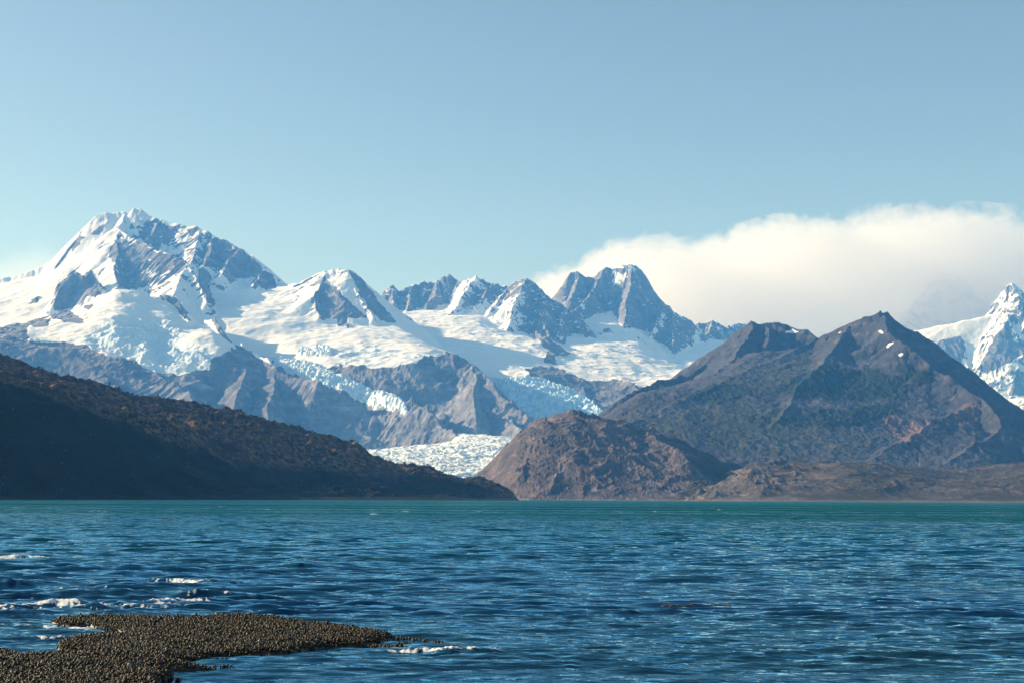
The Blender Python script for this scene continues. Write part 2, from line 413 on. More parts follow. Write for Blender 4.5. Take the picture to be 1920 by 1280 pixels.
# ---- the big peak, its snowfields, the small dome peak and the rock walls under them
def make_big():
    g = Grid(-170, 1080, 8.0, 14.5, int(1300 * Q), int(1050 * Q))
    b0 = NZ(8.2, -40)
    b05 = [(-200, 820, 9.2), (460, 690, 9.85), (560, 712, 9.4), (640, 742, 9.2), (700, 776, 9.1), (760, 812, 9.0), (800, 838, 8.9), (1100, 900, 8.8)]
    b06 = [(-200, 790, 9.5), (470, 664, 10.1), (560, 684, 9.75), (620, 706, 9.5), (680, 728, 9.4), (740, 748, 9.3), (800, 800, 9.15), (900, 822, 9.0), (1100, 890, 9.0)]
    b1 = [(-200, 720, 9.9), (350, 690, 10.1), (500, 668, 10.2), (560, 680, 9.87), (620, 686, 9.66), (700, 682, 9.57), (790, 674, 9.50), (850, 676, 9.55), (880, 690, 9.6), (920, 722, 9.5), (1000, 800, 9.3), (1100, 880, 9.2)]
    b2 = [(-200, 620, 10.9), (0, 612, 10.9), (150, 605, 10.9), (300, 590, 10.8), (400, 592, 10.7), (500, 600, 10.6), (600, 618, 10.5), (700, 622, 10.45), (740, 628, 10.4), (800, 645, 10.1), (860, 664, 9.95), (900, 700, 9.75), (1000, 795, 9.5), (1100, 880, 9.4)]
    b3 = [(-200, 590, 11.3), (0, 575, 11.4), (100, 560, 11.4), (200, 562, 11.3), (300, 566, 11.2), (390, 572, 11.1), (460, 568, 11.1), (560, 570, 11.1), (620, 592, 10.95), (700, 602, 10.9), (735, 606, 10.9), (800, 640, 10.4), (870, 672, 10.1), (920, 720, 9.95), (1100, 890, 9.7)]
    b4 = [(-200, 560, 12.1), (0, 535, 12.1), (100, 505, 12.1), (160, 470, 12.2), (250, 470, 12.2), (330, 480, 12.0), (400, 500, 11.9), (460, 525, 11.8), (520, 535, 11.6), (560, 532, 11.5), (600, 545, 11.4), (680, 575, 11.3), (740, 620, 11.2), (800, 680, 10.9), (900, 760, 10.6), (1100, 920, 10)]
    b5 = [(-200, 580, 12.8), (0, 545, 12.8), (250, 470, 13.0), (500, 560, 12.3), (700, 640, 12.0), (800, 720, 11.6), (1100, 940, 11)]
    b6 = NZ(14.4, -50)
    g.loft([b0, b05, b06, b1, b2, b3, b4, b5, b6], (5, 7))
    g.Z += sst(8.6e3, 10.5e3, g.Y) * fbm(g.X, g.Y, 800, 3, k=3) * 25
    B, D = g.tents([
        R(.9, (-170, 548, 12.2), (-60, 534, 12.2), (0, 524, 12.2), (60, 506, 12.25), (100, 488, 12.3), (125, 463, 12.35), (150, 432, 12.45), (172, 411, 12.5), (190, 400, 12.55), (237, 397, 12.6),
          (243, 405, 12.6), (252, 391, 12.6), (262, 393, 12.6), (275, 403, 12.55), (300, 411, 12.5), (340, 421, 12.4), (372, 425, 12.35), (385, 432, 12.3), (400, 441, 12.25), (420, 448, 12.2),
          (450, 463, 12.1), (472, 480, 12.0), (490, 498, 11.9), (505, 522, 11.8), (515, 530, 11.75), (545, 532, 11.6), rib=12, j=9, s=1.3, sr=.8),
        R(.8, (545, 531, 11.6), (572, 529, 11.5), (590, 516, 11.45), (608, 508, 11.4), (635, 505, 11.4), (655, 506, 11.35), rib=3, j=2),
        R(1.05, (655, 506, 11.35), (668, 514, 11.3), (685, 535, 11.25), (703, 558, 11.2), (722, 582, 11.15), (738, 603, 11.05), rib=12, j=8),
        # rib that parts the sunlit left flank from the shaded bowl
        R(.8, (237, 398, 12.6), (222, 425, 12.3), (219, 450, 12.05), (222, 475, 11.8), (214, 500, 11.55), (218, 530, 11.25), (224, 552, 10.95), sr=1.15, rib=16),
        R(.95, (218, 425, 12.3), (240, 440, 12.1), (262, 453, 11.95), (300, 471, 11.75), (330, 483, 11.6), (352, 494, 11.5), sr=1.2, rib=18),
        R(.9, (352, 494, 11.5), (362, 512, 11.3), (374, 532, 11.12), (384, 550, 10.95), (391, 566, 10.8), rib=6, sr=1.35),
        R(.85, (352, 494, 11.5), (338, 520, 11.2), (330, 545, 10.9), (318, 562, 10.75), rib=8, s=.7),
        R(.95, (372, 427, 12.35), (372, 450, 12.15), (366, 470, 11.95), (358, 488, 11.7), sr=1.15, rib=14),
        R(1.0, (400, 442, 12.25), (398, 465, 12.0), (385, 490, 11.7), (378, 505, 11.5), sr=1.1, rib=14),
        R(.95, (300, 412, 12.5), (288, 435, 12.3), (272, 452, 12.1), rib=14, sr=1.2),
        R(.9, (450, 464, 12.1), (430, 490, 11.8), (415, 510, 11.5), rib=14, sr=1.1),
        R(1.0, (497, 508, 11.85), (490, 515, 11.7), (480, 525, 11.55), (476, 532, 11.45), rib=14, sr=1.2),
        R(1.0, (512, 528, 11.75), (508, 536, 11.6), (498, 541, 11.45), rib=14),
        # small dome peak: snow shoulder left, dark triangle right of the rib
        R(.7, (608, 509, 11.4), (609, 520, 11.3), (600, 538, 11.15), (588, 555, 11.0), (595, 580, 10.85), (606, 594, 10.75), s=.55, sr=1.5, rib=8),
        R(.8, (648, 508, 11.35), (668, 545, 11.1), (690, 580, 10.9), (700, 596, 10.8), sr=1.3, rib=10, s=.9),
        R(1.3, (632, 604, 10.75), (640, 596, 10.78), (650, 604, 10.7), (655, 612, 10.65), rib=5, j=8),
        # rock bastion on the far left snow
        R(1.7, (103, 562, 11.05), (112, 540, 11.15), (128, 520, 11.22), (140, 507, 11.3), (150, 516, 11.25), (160, 520, 11.22), (170, 505, 11.28), (180, 528, 11.2), (196, 540, 11.1), rib=22, j=9, lam=60),
        R(1.5, (165, 540, 11.05), (178, 536, 11.02), (192, 548, 10.95), rib=12, j=9),
        # rock shapes under the ice edge
        R(1.0, (700, 742, 9.25), (722, 737, 9.1), (752, 744, 8.95), (785, 752, 8.8), (815, 776, 8.6), (845, 806, 8.4), (872, 835, 8.2), rib=16, j=8, sr=1.25),
        R(.95, (785, 672, 9.65), (840, 670, 9.65), (875, 676, 9.6), (900, 700, 9.42), (935, 733, 9.15), (975, 765, 8.9), (1003, 786, 8.75), (1040, 830, 8.5), rib=9, j=5, sr=1.1, s=.7),
        R(.75, (880, 682, 9.6), (892, 715, 9.3), (886, 750, 9.0), (893, 790, 8.65), rib=8, sr=1.1, j=6),
        R(.8, (925, 728, 9.3), (945, 770, 8.95), (965, 800, 8.6), rib=8, sr=1.1, j=6),
        R(1.0, (945, 790, 8.75), (965, 795, 8.6), (985, 810, 8.45), rib=10),
    ], 2)
    g.union(B, 20)
    g.geom()
    ice = g.mask([[(480, 668), (520, 672), (600, 686), (660, 715), (700, 732), (752, 750), (768, 775), (758, 782), (745, 775), (700, 760), (640, 735), (560, 705)],
                  [(560, 655), (600, 648), (625, 658), (622, 668), (560, 672)]], warp=5, bl=2)
    ice2 = g.mask([[(620, 660), (680, 640), (760, 660), (800, 668), (790, 690), (700, 690), (640, 684)], [(380, 540), (450, 545), (500, 570), (440, 575), (390, 570)]], warp=14, bl=6)
    rk = g.mask([[(610, 690), (640, 680), (700, 688), (780, 685), (795, 668), (870, 668), (905, 695), (1010, 780), (1100, 900), (700, 900), (750, 790), (762, 752), (690, 726)],
                 [(590, 700), (480, 680), (600, 900), (900, 900), (760, 770), (700, 745)],
                 [(105, 535), (125, 520), (140, 505), (155, 517), (172, 506), (182, 530), (198, 540), (190, 552), (165, 556), (150, 570), (118, 582), (100, 580)],
                 [(632, 596), (650, 597), (653, 612), (632, 610)], [(820, 664), (840, 662), (868, 676), (850, 680)],
                 [(588, 556), (609, 518), (618, 530), (650, 560), (690, 596), (600, 598)], [(655, 508), (672, 515), (742, 604), (712, 600), (685, 570)],
                 [(375, 505), (395, 520), (392, 545), (405, 570), (388, 566), (370, 520)], [(478, 530), (492, 508), (510, 515), (520, 540), (498, 545)],
                 [(60, 560), (76, 555), (70, 566), (56, 570)]], warp=6)
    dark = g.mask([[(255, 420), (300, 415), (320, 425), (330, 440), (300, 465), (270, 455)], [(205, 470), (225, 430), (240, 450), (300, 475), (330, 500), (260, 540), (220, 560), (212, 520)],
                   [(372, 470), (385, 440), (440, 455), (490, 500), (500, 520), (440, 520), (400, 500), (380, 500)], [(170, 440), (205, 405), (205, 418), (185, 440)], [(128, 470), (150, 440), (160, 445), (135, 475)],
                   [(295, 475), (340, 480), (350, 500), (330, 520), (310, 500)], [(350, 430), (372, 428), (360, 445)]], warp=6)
    f = g.isridge
    wall = sst(10.1e3, 9.9e3, g.Y)
    g.Z += rk * ((ridged(g.X, g.Y, 260, 5, .55, k=3) - .45) * (34 + 16 * wall) + fbm(g.X, g.Y, 420, 4, .5, k=1) * 60 * wall + fbm(g.X, g.Y, 55, 4, .6, k=4) * 9)
    lf = sst(255, 215, g.px)
    g.Z += (1 - rk) * f * ((ridged(g.X, g.Y, 220, 5, .55, k=5) - .45) * 24 * sst(10.9e3, 11.3e3, g.Y) * (1 - .8 * lf) + fbm(g.X, g.Y, 50, 3, k=4) * 5 * (1 - .6 * lf))
    f1, f2, cv = worley(g.X, g.Y * 1.2, 30, 3)
    g.Z += ice * (cv * 19 + np.clip(f2 - f1, 0, .3) * 50)
    g.Z += (1 - rk) * (1 - f) * (fbm(g.X, g.Y * 1.6, 420, 4, .5, k=6) * 30 + (ridged(g.X + .3 * g.Y, g.Y * 2, 300, 3, .5, k=8) - .5) * 10)
    g.Z += ice2 * (ridged(g.X, g.Y * 2, 240, 4, .55, k=2) - .5) * 22
    g.geom()
    snow = rockmask(g, .25 + .25 * (1 - f) + .5 * lf, 1.05, .22)
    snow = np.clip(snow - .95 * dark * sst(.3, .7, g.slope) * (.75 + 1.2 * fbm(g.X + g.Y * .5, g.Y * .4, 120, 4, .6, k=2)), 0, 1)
    ledge = np.clip((.55 - g.slope) * 1.5 + .8 * fbm(g.X, g.Y, 150, 4, .6, k=9), 0, 1) * sst(740, 650, g.py)
    snow = snow * (1 - rk) + rk * ledge * .8
    snow = np.maximum(snow, ice)
    g.build('snowy_peak', terrain_mat('peak rock and snow', SNOW_A, SNOW_B, SNOW_C, bump=6),
            dict(snow=snow, ice=np.clip(ice * .6 + ice2 * .3 * sst(.3, .7, g.slope), 0, 1), veg=0 * snow, red=0 * snow))
    return tag(bpy.data.objects['snowy_peak'], 'tallest snow covered mountain at the left with a small domed peak beside it and snowfields below', 'mountain', kind='structure')

# ---- the row of sharp peaks in the middle, with the wide snowfield and the icefall in front
def make_range():
    g = Grid(600, 1560, 8.7, 14.85, int(1150 * Q), int(1000 * Q))
    c0 = NZ(8.8, -40)
    c1 = [(600, 800, 9.6), (900, 812, 9.4), (950, 800, 9.3), (1050, 800, 9.3), (1130, 785, 9.4), (1200, 780, 9.4), (1300, 760, 9.6), (1600, 800, 9.6)]
    c2 = [(600, 700, 10.6), (850, 690, 10.5), (900, 700, 10.4), (960, 704, 10.3), (1030, 712, 10.2), (1070, 735, 10.1), (1100, 750, 10.0), (1180, 735, 10.1), (1250, 715, 10.3), (1330, 710, 10.4), (1600, 760, 10.4)]
    c25 = [(600, 670, 10.9), (850, 668, 10.9), (950, 678, 10.8), (1040, 694, 10.6), (1080, 692, 10.7), (1180, 690, 10.9), (1260, 700, 11), (1330, 700, 11), (1600, 760, 11)]
    c3 = [(600, 625, 11.7), (720, 614, 11.8), (800, 610, 11.8), (880, 614, 11.7), (960, 630, 11.5), (1020, 640, 11.4), (1070, 665, 11.3), (1130, 665, 11.5), (1200, 672, 11.6), (1290, 690, 11.7), (1330, 690, 11.8), (1600, 720, 11.8)]
    c4 = [(600, 600, 12.5), (720, 602, 12.4), (800, 590, 12.5), (850, 592, 12.3), (900, 600, 12.2), (960, 625, 12.0), (1050, 648, 12.0), (1120, 632, 12.3), (1200, 640, 12.4), (1260, 672, 12.4), (1330, 670, 12.6), (1400, 680, 12.6), (1600, 700, 12.6)]
    c5 = [(600, 600, 13.4), (760, 570, 13.5), (900, 565, 13.4), (1000, 600, 13.2), (1150, 580, 13.4), (1260, 630, 13.4), (1400, 640, 13.8), (1600, 700, 13.8)]
    c6 = NZ(14.8, 300)
    g.loft([c0, c1, c2, c25, c3, c4, c5, c6], (5, 7))
    B, D = g.tents([
        R(1.25, (690, 590, 13.2), (712, 556, 13.3), (722, 545, 13.3), (735, 535, 13.3), (748, 547, 13.3), (770, 536, 13.35), (800, 527, 13.4), (822, 521, 13.4), (850, 521, 13.4), (866, 527, 13.3),
          (880, 520, 13.2), (893, 515, 13.15), (905, 526, 13.15), (930, 530, 13.1), (955, 536, 13.1), rib=34, j=22),
        R(1.15, (955, 537, 13.0), (970, 528, 12.95), (987, 518, 12.9), (997, 524, 12.9), (1012, 540, 12.85), (1032, 555, 12.8), (1060, 575, 12.7), (1090, 600, 12.5), (1110, 622, 12.3), rib=22, j=8),
        R(1.1, (987, 519, 12.9), (972, 548, 12.6), (962, 575, 12.35), (955, 600, 12.1), (952, 622, 11.9), rib=20, sr=1.3, s=.8),
        R(1.1, (1012, 541, 12.85), (1020, 575, 12.5), (1018, 605, 12.2), (1030, 625, 12.0), rib=24, sr=1.2),
        R(1.2, (1060, 576, 12.7), (1052, 600, 12.4), (1045, 630, 12.05), rib=24),
        R(1.0, (893, 516, 13.15), (875, 545, 12.9), (858, 568, 12.6), (840, 590, 12.4), rib=26, sr=1.2),
        R(1.0, (925, 531, 13.1), (905, 556, 12.85), (888, 578, 12.6), (870, 592, 12.45), rib=26, sr=1.2),
        R(1.0, (955, 538, 13.0), (935, 560, 12.75), (920, 580, 12.5), rib=26, sr=1.2),
        R(1.2, (822, 523, 13.4), (812, 555, 13.1), (795, 585, 12.75), rib=26, sr=1.25),
        R(1.2, (770, 538, 13.35), (768, 565, 13.0), (758, 590, 12.7), rib=26),
        R(1.2, (735, 537, 13.3), (738, 565, 13.0), (748, 592, 12.7), rib=20),
        # twin summit
        R(1.45, (1030, 560, 13.7), (1044, 549, 13.7), (1056, 528, 13.7), (1070, 513, 13.7), (1085, 507, 13.7), (1098, 515, 13.75), (1110, 521, 13.8), (1120, 512, 13.8), (1132, 505, 13.75), (1150, 503, 13.75), (1168, 498, 13.7),
          (1184, 494, 13.7), (1196, 500, 13.7), (1207, 512, 13.65), (1214, 530, 13.6), (1226, 549, 13.55), (1242, 566, 13.5), (1263, 584, 13.4), (1278, 592, 13.4), (1292, 598, 13.4), (1306, 609, 13.5), rib=34, j=14),
        R(1.45, (1184, 495, 13.7), (1182, 530, 13.45), (1176, 565, 13.15), (1170, 600, 12.85), (1165, 630, 12.55), rib=44, sr=1.5),
        R(1.4, (1132, 506, 13.75), (1110, 545, 13.4), (1090, 570, 13.15), (1072, 590, 12.9), rib=40, sr=1.5),
        R(1.4, (1085, 508, 13.7), (1078, 540, 13.45), (1066, 565, 13.25), rib=26),
        R(1.2, (1242, 567, 13.5), (1236, 595, 13.15), (1222, 625, 12.8), (1212, 650, 12.5), rib=24, sr=1.3),
        R(1.2, (1263, 585, 13.4), (1262, 615, 13.0), (1262, 650, 12.6), (1270, 675, 12.3), rib=22),
        R(1.2, (1205, 640, 12.6), (1225, 650, 12.35), (1240, 668, 12.15), (1262, 680, 12.0), rib=16),
        R(.9, (1110, 632, 12.35), (1140, 618, 12.5), (1165, 625, 12.45), (1200, 632, 12.45), rib=22),
        R(1.1, (1278, 640, 14.0), (1300, 612, 14.0), (1316, 604, 14.0), (1337, 598, 14.0), (1345, 606, 14), (1356, 612, 14.0), (1362, 616, 14), (1374, 606, 14.2), (1388, 601, 14.3), (1400, 606, 14.3), (1430, 630, 14.2), (1500, 690, 14), rib=24, j=9),
        R(1.1, (1337, 599, 14.0), (1328, 630, 13.7), (1310, 655, 13.4), (1300, 685, 13.0), rib=22, sr=1.3),
        R(1.1, (1356, 612, 14.0), (1350, 645, 13.6), (1335, 670, 13.3), rib=22),
        # dark rock rib and the shaded band beside the icefall
        R(1.3, (1005, 622, 12.0), (1022, 632, 11.75), (1035, 645, 11.5), (1050, 658, 11.3), rib=8, j=10),
        R(1.3, (1022, 640, 11.6), (1020, 660, 11.35), (1030, 680, 11.1), rib=8, j=10),
        R(.8, (985, 693, 10.75), (1020, 690, 10.7), (1040, 692, 10.65), (1075, 706, 10.5), (1110, 712, 10.4), (1150, 705, 10.4), (1185, 716, 10.2), (1205, 742, 9.9), (1215, 770, 9.6), rib=12, j=6, sr=.9),
        R(1.2, (1080, 770, 9.6), (1095, 760, 9.65), (1110, 772, 9.55), rib=8, j=6),
    ], 3)
    g.union(B, 18)
    g.geom()
    ice = g.mask([[(880, 690), (900, 705), (960, 712), (1020, 712), (1050, 722), (1090, 742), (1130, 772), (1140, 800), (900, 830), (960, 760)]], warp=6, bl=3)
    rk = g.mask([[(1000, 625), (1025, 632), (1070, 662), (1040, 668), (1045, 682), (1018, 676), (1028, 655)],
                 [(985, 692), (1030, 686), (1060, 696), (1110, 716), (1160, 712), (1190, 718), (1215, 745), (1230, 800), (1120, 830), (1135, 790), (1100, 745), (1060, 722), (1000, 706)],
                 [(1078, 758), (1108, 756), (1122, 780), (1080, 778)]], warp=7)
    f = g.isridge
    hi = sst(11.5e3, 12.2e3, g.Y)
    g.Z += rk * ((ridged(g.X, g.Y, 260, 5, .55, k=3) - .45) * 40)
    g.Z += (1 - rk) * f * hi * ((ridged(g.X, g.Y, 220, 5, .55, k=5) - .45) * 46 + fbm(g.X, g.Y, 50, 4, .6, k=4) * 10)
    f1, f2, cv = worley(g.X + 20 * fbm(g.X, g.Y, 90, 3), g.Y * 1.3, 32, 5)
    g.Z += ice * (cv * 24 + np.clip(f2 - f1, 0, .3) * 50 + fbm(g.X, g.Y * 2, 200, 4, k=1) * 40)
    g.Z += (1 - rk) * (1 - f) * (fbm(g.X, g.Y * 1.7, 420, 5, .5, k=6) * 38 + (ridged(g.X, g.Y * 2, 260, 3, .5, k=8) - .5) * 12)
    g.geom()
    bias = g.mask([[(955, 560), (985, 545), (975, 620), (900, 610), (840, 600), (850, 580)], [(850, 540), (895, 515), (900, 530), (860, 580), (835, 600)], [(1145, 503), (1185, 494), (1190, 510), (1160, 535), (1145, 540)],
                   [(1075, 590), (1110, 560), (1095, 590)], [(1215, 640), (1235, 600), (1250, 580), (1240, 620)], [(1270, 680), (1310, 610), (1320, 620), (1290, 690)]], warp=5, bl=2)
    dk = g.mask([[(950, 610), (985, 545), (1000, 560), (1060, 600), (1110, 640), (1100, 655), (1060, 640), (960, 632)], [(1040, 550), (1085, 505), (1130, 510), (1190, 520), (1215, 520), (1262, 585), (1190, 650), (1110, 630), (1060, 580)],
                 [(715, 550), (735, 535), (850, 522), (840, 570), (760, 590), (730, 590)]], warp=8, bl=4)
    snow = rockmask(g, .30 * (1 - f) + .8 * bias - .10 * dk, 1.0, .25, 90)
    snow = np.clip(snow + .45 * sst(.5, .75, ridged(g.X * 1.6 + .4 * g.Y, g.Y * .5, 130, 4, .6, k=9)) * f * hi, 0, 1)
    snow = snow * (1 - rk) + rk * np.clip((.40 - g.slope) * 2 + fbm(g.X, g.Y, 120, 4, .6, k=9) * .6, 0, .6)
    snow = np.maximum(snow, ice)
    g.build('snowy_range', terrain_mat('range rock and snow', (.20, .20, .215), (.145, .147, .165), (.26, .25, .25), bump=8),
            dict(snow=snow, ice=np.clip(ice * .95, 0, 1), veg=0 * snow, red=0 * snow))
    return tag(bpy.data.objects['snowy_range'], 'row of jagged grey and white peaks in the middle with a blue icefall below', 'mountain', kind='structure')

# ---- far right peak, half veiled by the cloud
def make_far():
    g = Grid(1480, 2250, 15.0, 19.8, 760, 760)
    c0 = NZ(15.05, -40)
    c1 = [(1500, 800, 15.49), (1870, 790, 15.49), (1890, 770, 15.49), (1925, 745, 15.49), (2150, 740, 15.49)]
    c2 = [(1500, 700, 15.89), (1750, 680, 15.89), (1810, 700, 15.84), (1850, 700, 15.84), (1890, 730, 15.74), (2150, 720, 15.79)]
    c3 = [(1500, 640, 16.49), (1700, 620, 16.49), (1800, 600, 16.39), (1850, 590, 16.39), (1900, 580, 16.39), (2150, 600, 16.49)]
    c4 = NZ(19.7, 300)
    g.loft([c0, c1, c2, c3, c4], (5, 7))
    B, D = g.tents([
        R(1.5, (1800, 640, 16.49), (1830, 610, 16.49), (1855, 580, 16.49), (1875, 555, 16.49), (1888, 537, 16.49), (1898, 530, 16.49), (1906, 533, 16.49), (1920, 550, 16.49), (1960, 560, 16.54), (2040, 600, 16.59), (2150, 620, 16.59), rib=30, j=9),
        R(1.3, (1898, 531, 16.49), (1884, 575, 16.34), (1862, 612, 16.20), (1840, 650, 16.04), (1826, 685, 15.89), rib=26, sr=1.5, s=1.0),
        R(1.4, (1910, 600, 16.34), (1895, 640, 16.14), (1880, 680, 15.97), rib=26),
        R(1.1, (1745, 650, 16.20), (1770, 636, 16.20), (1795, 632, 16.20), (1810, 640, 16.14), rib=14),
        R(1.1, (1600, 640, 18.95), (1690, 600, 18.95), (1735, 545, 18.95), (1765, 508, 18.95), (1790, 512, 18.95), (1830, 580, 18.95), (1900, 600, 18.95), rib=30, j=9),
        R(1.1, (1765, 508, 18.95), (1720, 560, 18.5), (1690, 610, 18.0), rib=20),
        R(1.1, (1925, 690, 15.89), (1905, 725, 15.77), (1890, 745, 15.69), rib=14)], 4)
    g.union(B, 18); g.geom()
    f = g.isridge
    g.Z += f * ((ridged(g.X, g.Y, 220, 5, .55, k=5) - .45) * 50) + (1 - f) * fbm(g.X, g.Y * 1.7, 380, 5, .5, k=6) * 30
    g.geom()
    snow = rockmask(g, .3 * (1 - f), 1.7, .3, 90)
    rk = g.mask([[(1745, 655), (1765, 636), (1800, 630), (1812, 650), (1800, 690), (1770, 690)], [(1835, 690), (1860, 640), (1890, 600), (1900, 640), (1925, 640), (1925, 660), (1880, 685), (1850, 700)], [(1890, 740), (1905, 700), (1940, 690), (1940, 742)]], warp=5)
    snow = snow * (1 - rk)
    g.build('far_peak', terrain_mat('far rock and snow', (.20, .20, .215), (.145, .147, .165), (.26, .25, .25), bump=8), dict(snow=snow, ice=0 * snow, veg=0 * snow, red=0 * snow))
    tag(bpy.data.objects['far_peak'], 'hazy snow and rock peak at the right edge with its top in cloud', 'mountain', kind='structure')

# ---- dark twin-topped mountain on the right
def make_dark():
    g = Grid(1060, 2080, 4.5, 8.4, int(1150 * Q), int(900 * Q))
    d0 = NZ(4.55, -40)
    d1 = [(1060, 905, 4.9), (1200, 880, 4.9), (1400, 885, 4.85), (1500, 880, 4.85), (1640, 885, 4.8), (1800, 885, 4.8), (1900, 890, 4.8), (2080, 890, 4.8)]
    d2 = [(1060, 860, 5.2), (1150, 830, 5.2), (1260, 800, 5.3), (1400, 800, 5.35), (1600, 800, 5.4), (1700, 810, 5.4), (1830, 800, 5.3), (1920, 850, 5.2), (2080, 860, 5.2)]
    d3 = [(1060, 840, 5.8), (1140, 775, 5.8), (1200, 735, 5.9), (1300, 725, 6.0), (1500, 690, 6.1), (1600, 690, 6.1), (1700, 700, 6.0), (1800, 740, 5.9), (1870, 770, 5.8), (2080, 850, 5.8)]
    d4 = [(1060, 850, 6.4), (1200, 740, 6.4), (1300, 712, 6.5), (1400, 660, 6.6), (1530, 650, 6.7), (1650, 630, 6.4), (1800, 720, 6.4), (2080, 870, 6.4)]
    d5 = NZ(8.3, -60)
    g.loft([d0, d1, d2, d3, d4, d5], (7, 10))
    B, D = g.tents([
        R(.75, (1060, 880, 6.3), (1122, 792, 6.3), (1145, 765, 6.35), (1170, 745, 6.4), (1200, 725, 6.5), (1232, 712, 6.6), (1290, 703, 6.8), (1330, 676, 6.95), (1370, 641, 7.05), (1398, 612, 7.1), (1412, 601, 7.1),
          (1430, 603, 7.1), (1440, 603, 7.1), (1455, 600, 7.1), (1480, 608, 7.1), (1510, 619, 7.0), (1535, 633, 6.9), rib=17, j=4),
        R(.75, (1535, 632, 6.75), (1560, 620, 6.7), (1590, 606, 6.65), (1612, 597, 6.6), (1630, 592, 6.6), (1643, 585, 6.6), rib=6, j=3),
        R(1.6, (1641, 586, 6.6), (1647, 581, 6.6), (1652, 585, 6.6), (1657, 582, 6.6), (1662, 581, 6.6), (1668, 590, 6.58), rib=6, j=5),
        R(.9, (1668, 590, 6.58), (1680, 601, 6.55), (1700, 617, 6.5), (1712, 620, 6.5), (1722, 622, 6.5), (1760, 650, 6.45), (1800, 681, 6.4), (1830, 700, 6.4), (1860, 726, 6.35), (1880, 742, 6.3), (1905, 770, 6.2), (1930, 800, 6.1), (2000, 850, 6), rib=10, j=4),
        R(.75, (1412, 602, 7.1), (1400, 640, 6.75), (1372, 675, 6.5), (1335, 705, 6.3), sr=.95, rib=12),
        R(.8, (1440, 604, 7.1), (1440, 640, 6.8), (1425, 668, 6.6), rib=12),
        R(.62, (1535, 634, 6.75), (1470, 662, 6.45), (1400, 694, 6.15), (1335, 727, 5.9), (1275, 752, 5.7), (1220, 775, 5.5), (1150, 800, 5.3), rib=5, j=3),
        R(.75, (1655, 587, 6.58), (1662, 620, 6.3), (1700, 648, 6.1), (1745, 682, 5.95), (1795, 715, 5.8), (1838, 742, 5.6), (1868, 775, 5.4), (1885, 810, 5.2), (1925, 850, 5.05), (1960, 890, 4.8), s=.6, sr=1.25, rib=15, j=7),
        R(.6, (1590, 610, 6.6), (1560, 660, 6.2), (1500, 720, 5.8), (1460, 790, 5.4), rib=8, j=3),
        R(.6, (1838, 744, 5.6), (1780, 775, 5.4), (1730, 800, 5.25), (1680, 830, 5.1), (1640, 860, 4.95), rib=12, j=4),
        R(.7, (1880, 800, 5.2), (1830, 830, 5.05), (1780, 865, 4.88), rib=12, j=4),
    ], 5)
    g.union(B, 22); g.geom()
    red = g.mask([[(1640, 790), (1655, 775), (1675, 775), (1690, 790), (1735, 785), (1750, 800), (1730, 825), (1700, 825), (1660, 815)], [(1770, 790), (1800, 755), (1830, 750), (1845, 770), (1800, 800)], [(1710, 865), (1725, 850), (1722, 870)],
                  [(1860, 780), (1890, 775), (1880, 790)]], warp=9, bl=1)
    g.Z += (ridged(g.X, g.Y, 330, 6, .58, k=3) - .45) * 17 * sst(4.7e3, 5.2e3, g.Y) * (1 - .6 * sst(0, .5, g.gx * -1 - .5)) + fbm(g.X, g.Y, 38, 3, .6, k=4) * 8 - red * 14 * ridged(g.X, g.Y * .5, 60, 4, .6, k=2)
    g.geom()
    forest = g.mask([[(1290, 740), (1340, 720), (1400, 720), (1440, 740), (1500, 700), (1560, 690), (1640, 690), (1700, 720), (1700, 745), (1620, 750), (1500, 745), (1420, 735), (1370, 750), (1330, 760)],
                     [(1440, 790), (1540, 770), (1640, 760), (1700, 770), (1640, 790), (1560, 800)], [(1590, 665), (1620, 655), (1625, 670), (1600, 680)], [(1700, 690), (1760, 700), (1740, 720), (1700, 712)]], warp=16, bl=1.5)
    green = g.mask([[(1300, 760), (1360, 715), (1440, 690), (1520, 670), (1560, 680), (1500, 705), (1430, 745), (1330, 775)], [(1180, 800), (1260, 780), (1420, 760), (1600, 790), (1640, 840), (1500, 860), (1380, 850), (1280, 820)]], warp=16, bl=4)
    g.Z += forest * (ridged(g.X, g.Y, 40, 3, .6, k=9)) * 7
    sp = g.mask([[(1472, 621), (1484, 619), (1486, 616), (1490, 620), (1498, 622), (1488, 625), (1474, 624)], [(1646, 621), (1652, 619), (1657, 624), (1653, 626)], [(1661, 651), (1666, 644), (1679, 641), (1672, 646), (1664, 652)],
                 [(1684, 665), (1689, 661), (1695, 663), (1688, 668)], [(1571, 625), (1578, 621), (1576, 624)]], warp=.6, bl=0)
    tone = np.clip(.48 + .3 * fbm(g.X, g.Y, 350, 4, k=6) - .35 * red - .12 * sst(.5, 1.1, g.slope), 0, 1)
    veg = np.clip(tone * (.7 + .5 * green) + .9 * forest, 0, 1)
    t = dark_mat('dark mountain rock and moorland', (.066, .070, .084), (.048, .051, .063), (.100, .098, .108), (.034, .037, .025), (.048, .047, .033))
    g.build('dark_mountain', t, dict(snow=sp, ice=0 * sp, veg=veg, red=red * .6, forest=forest, green=green))
    tag(bpy.data.objects['dark_mountain'], 'dark twin topped mountain on the right with red cliffs and a few small snow patches', 'mountain', kind='structure')

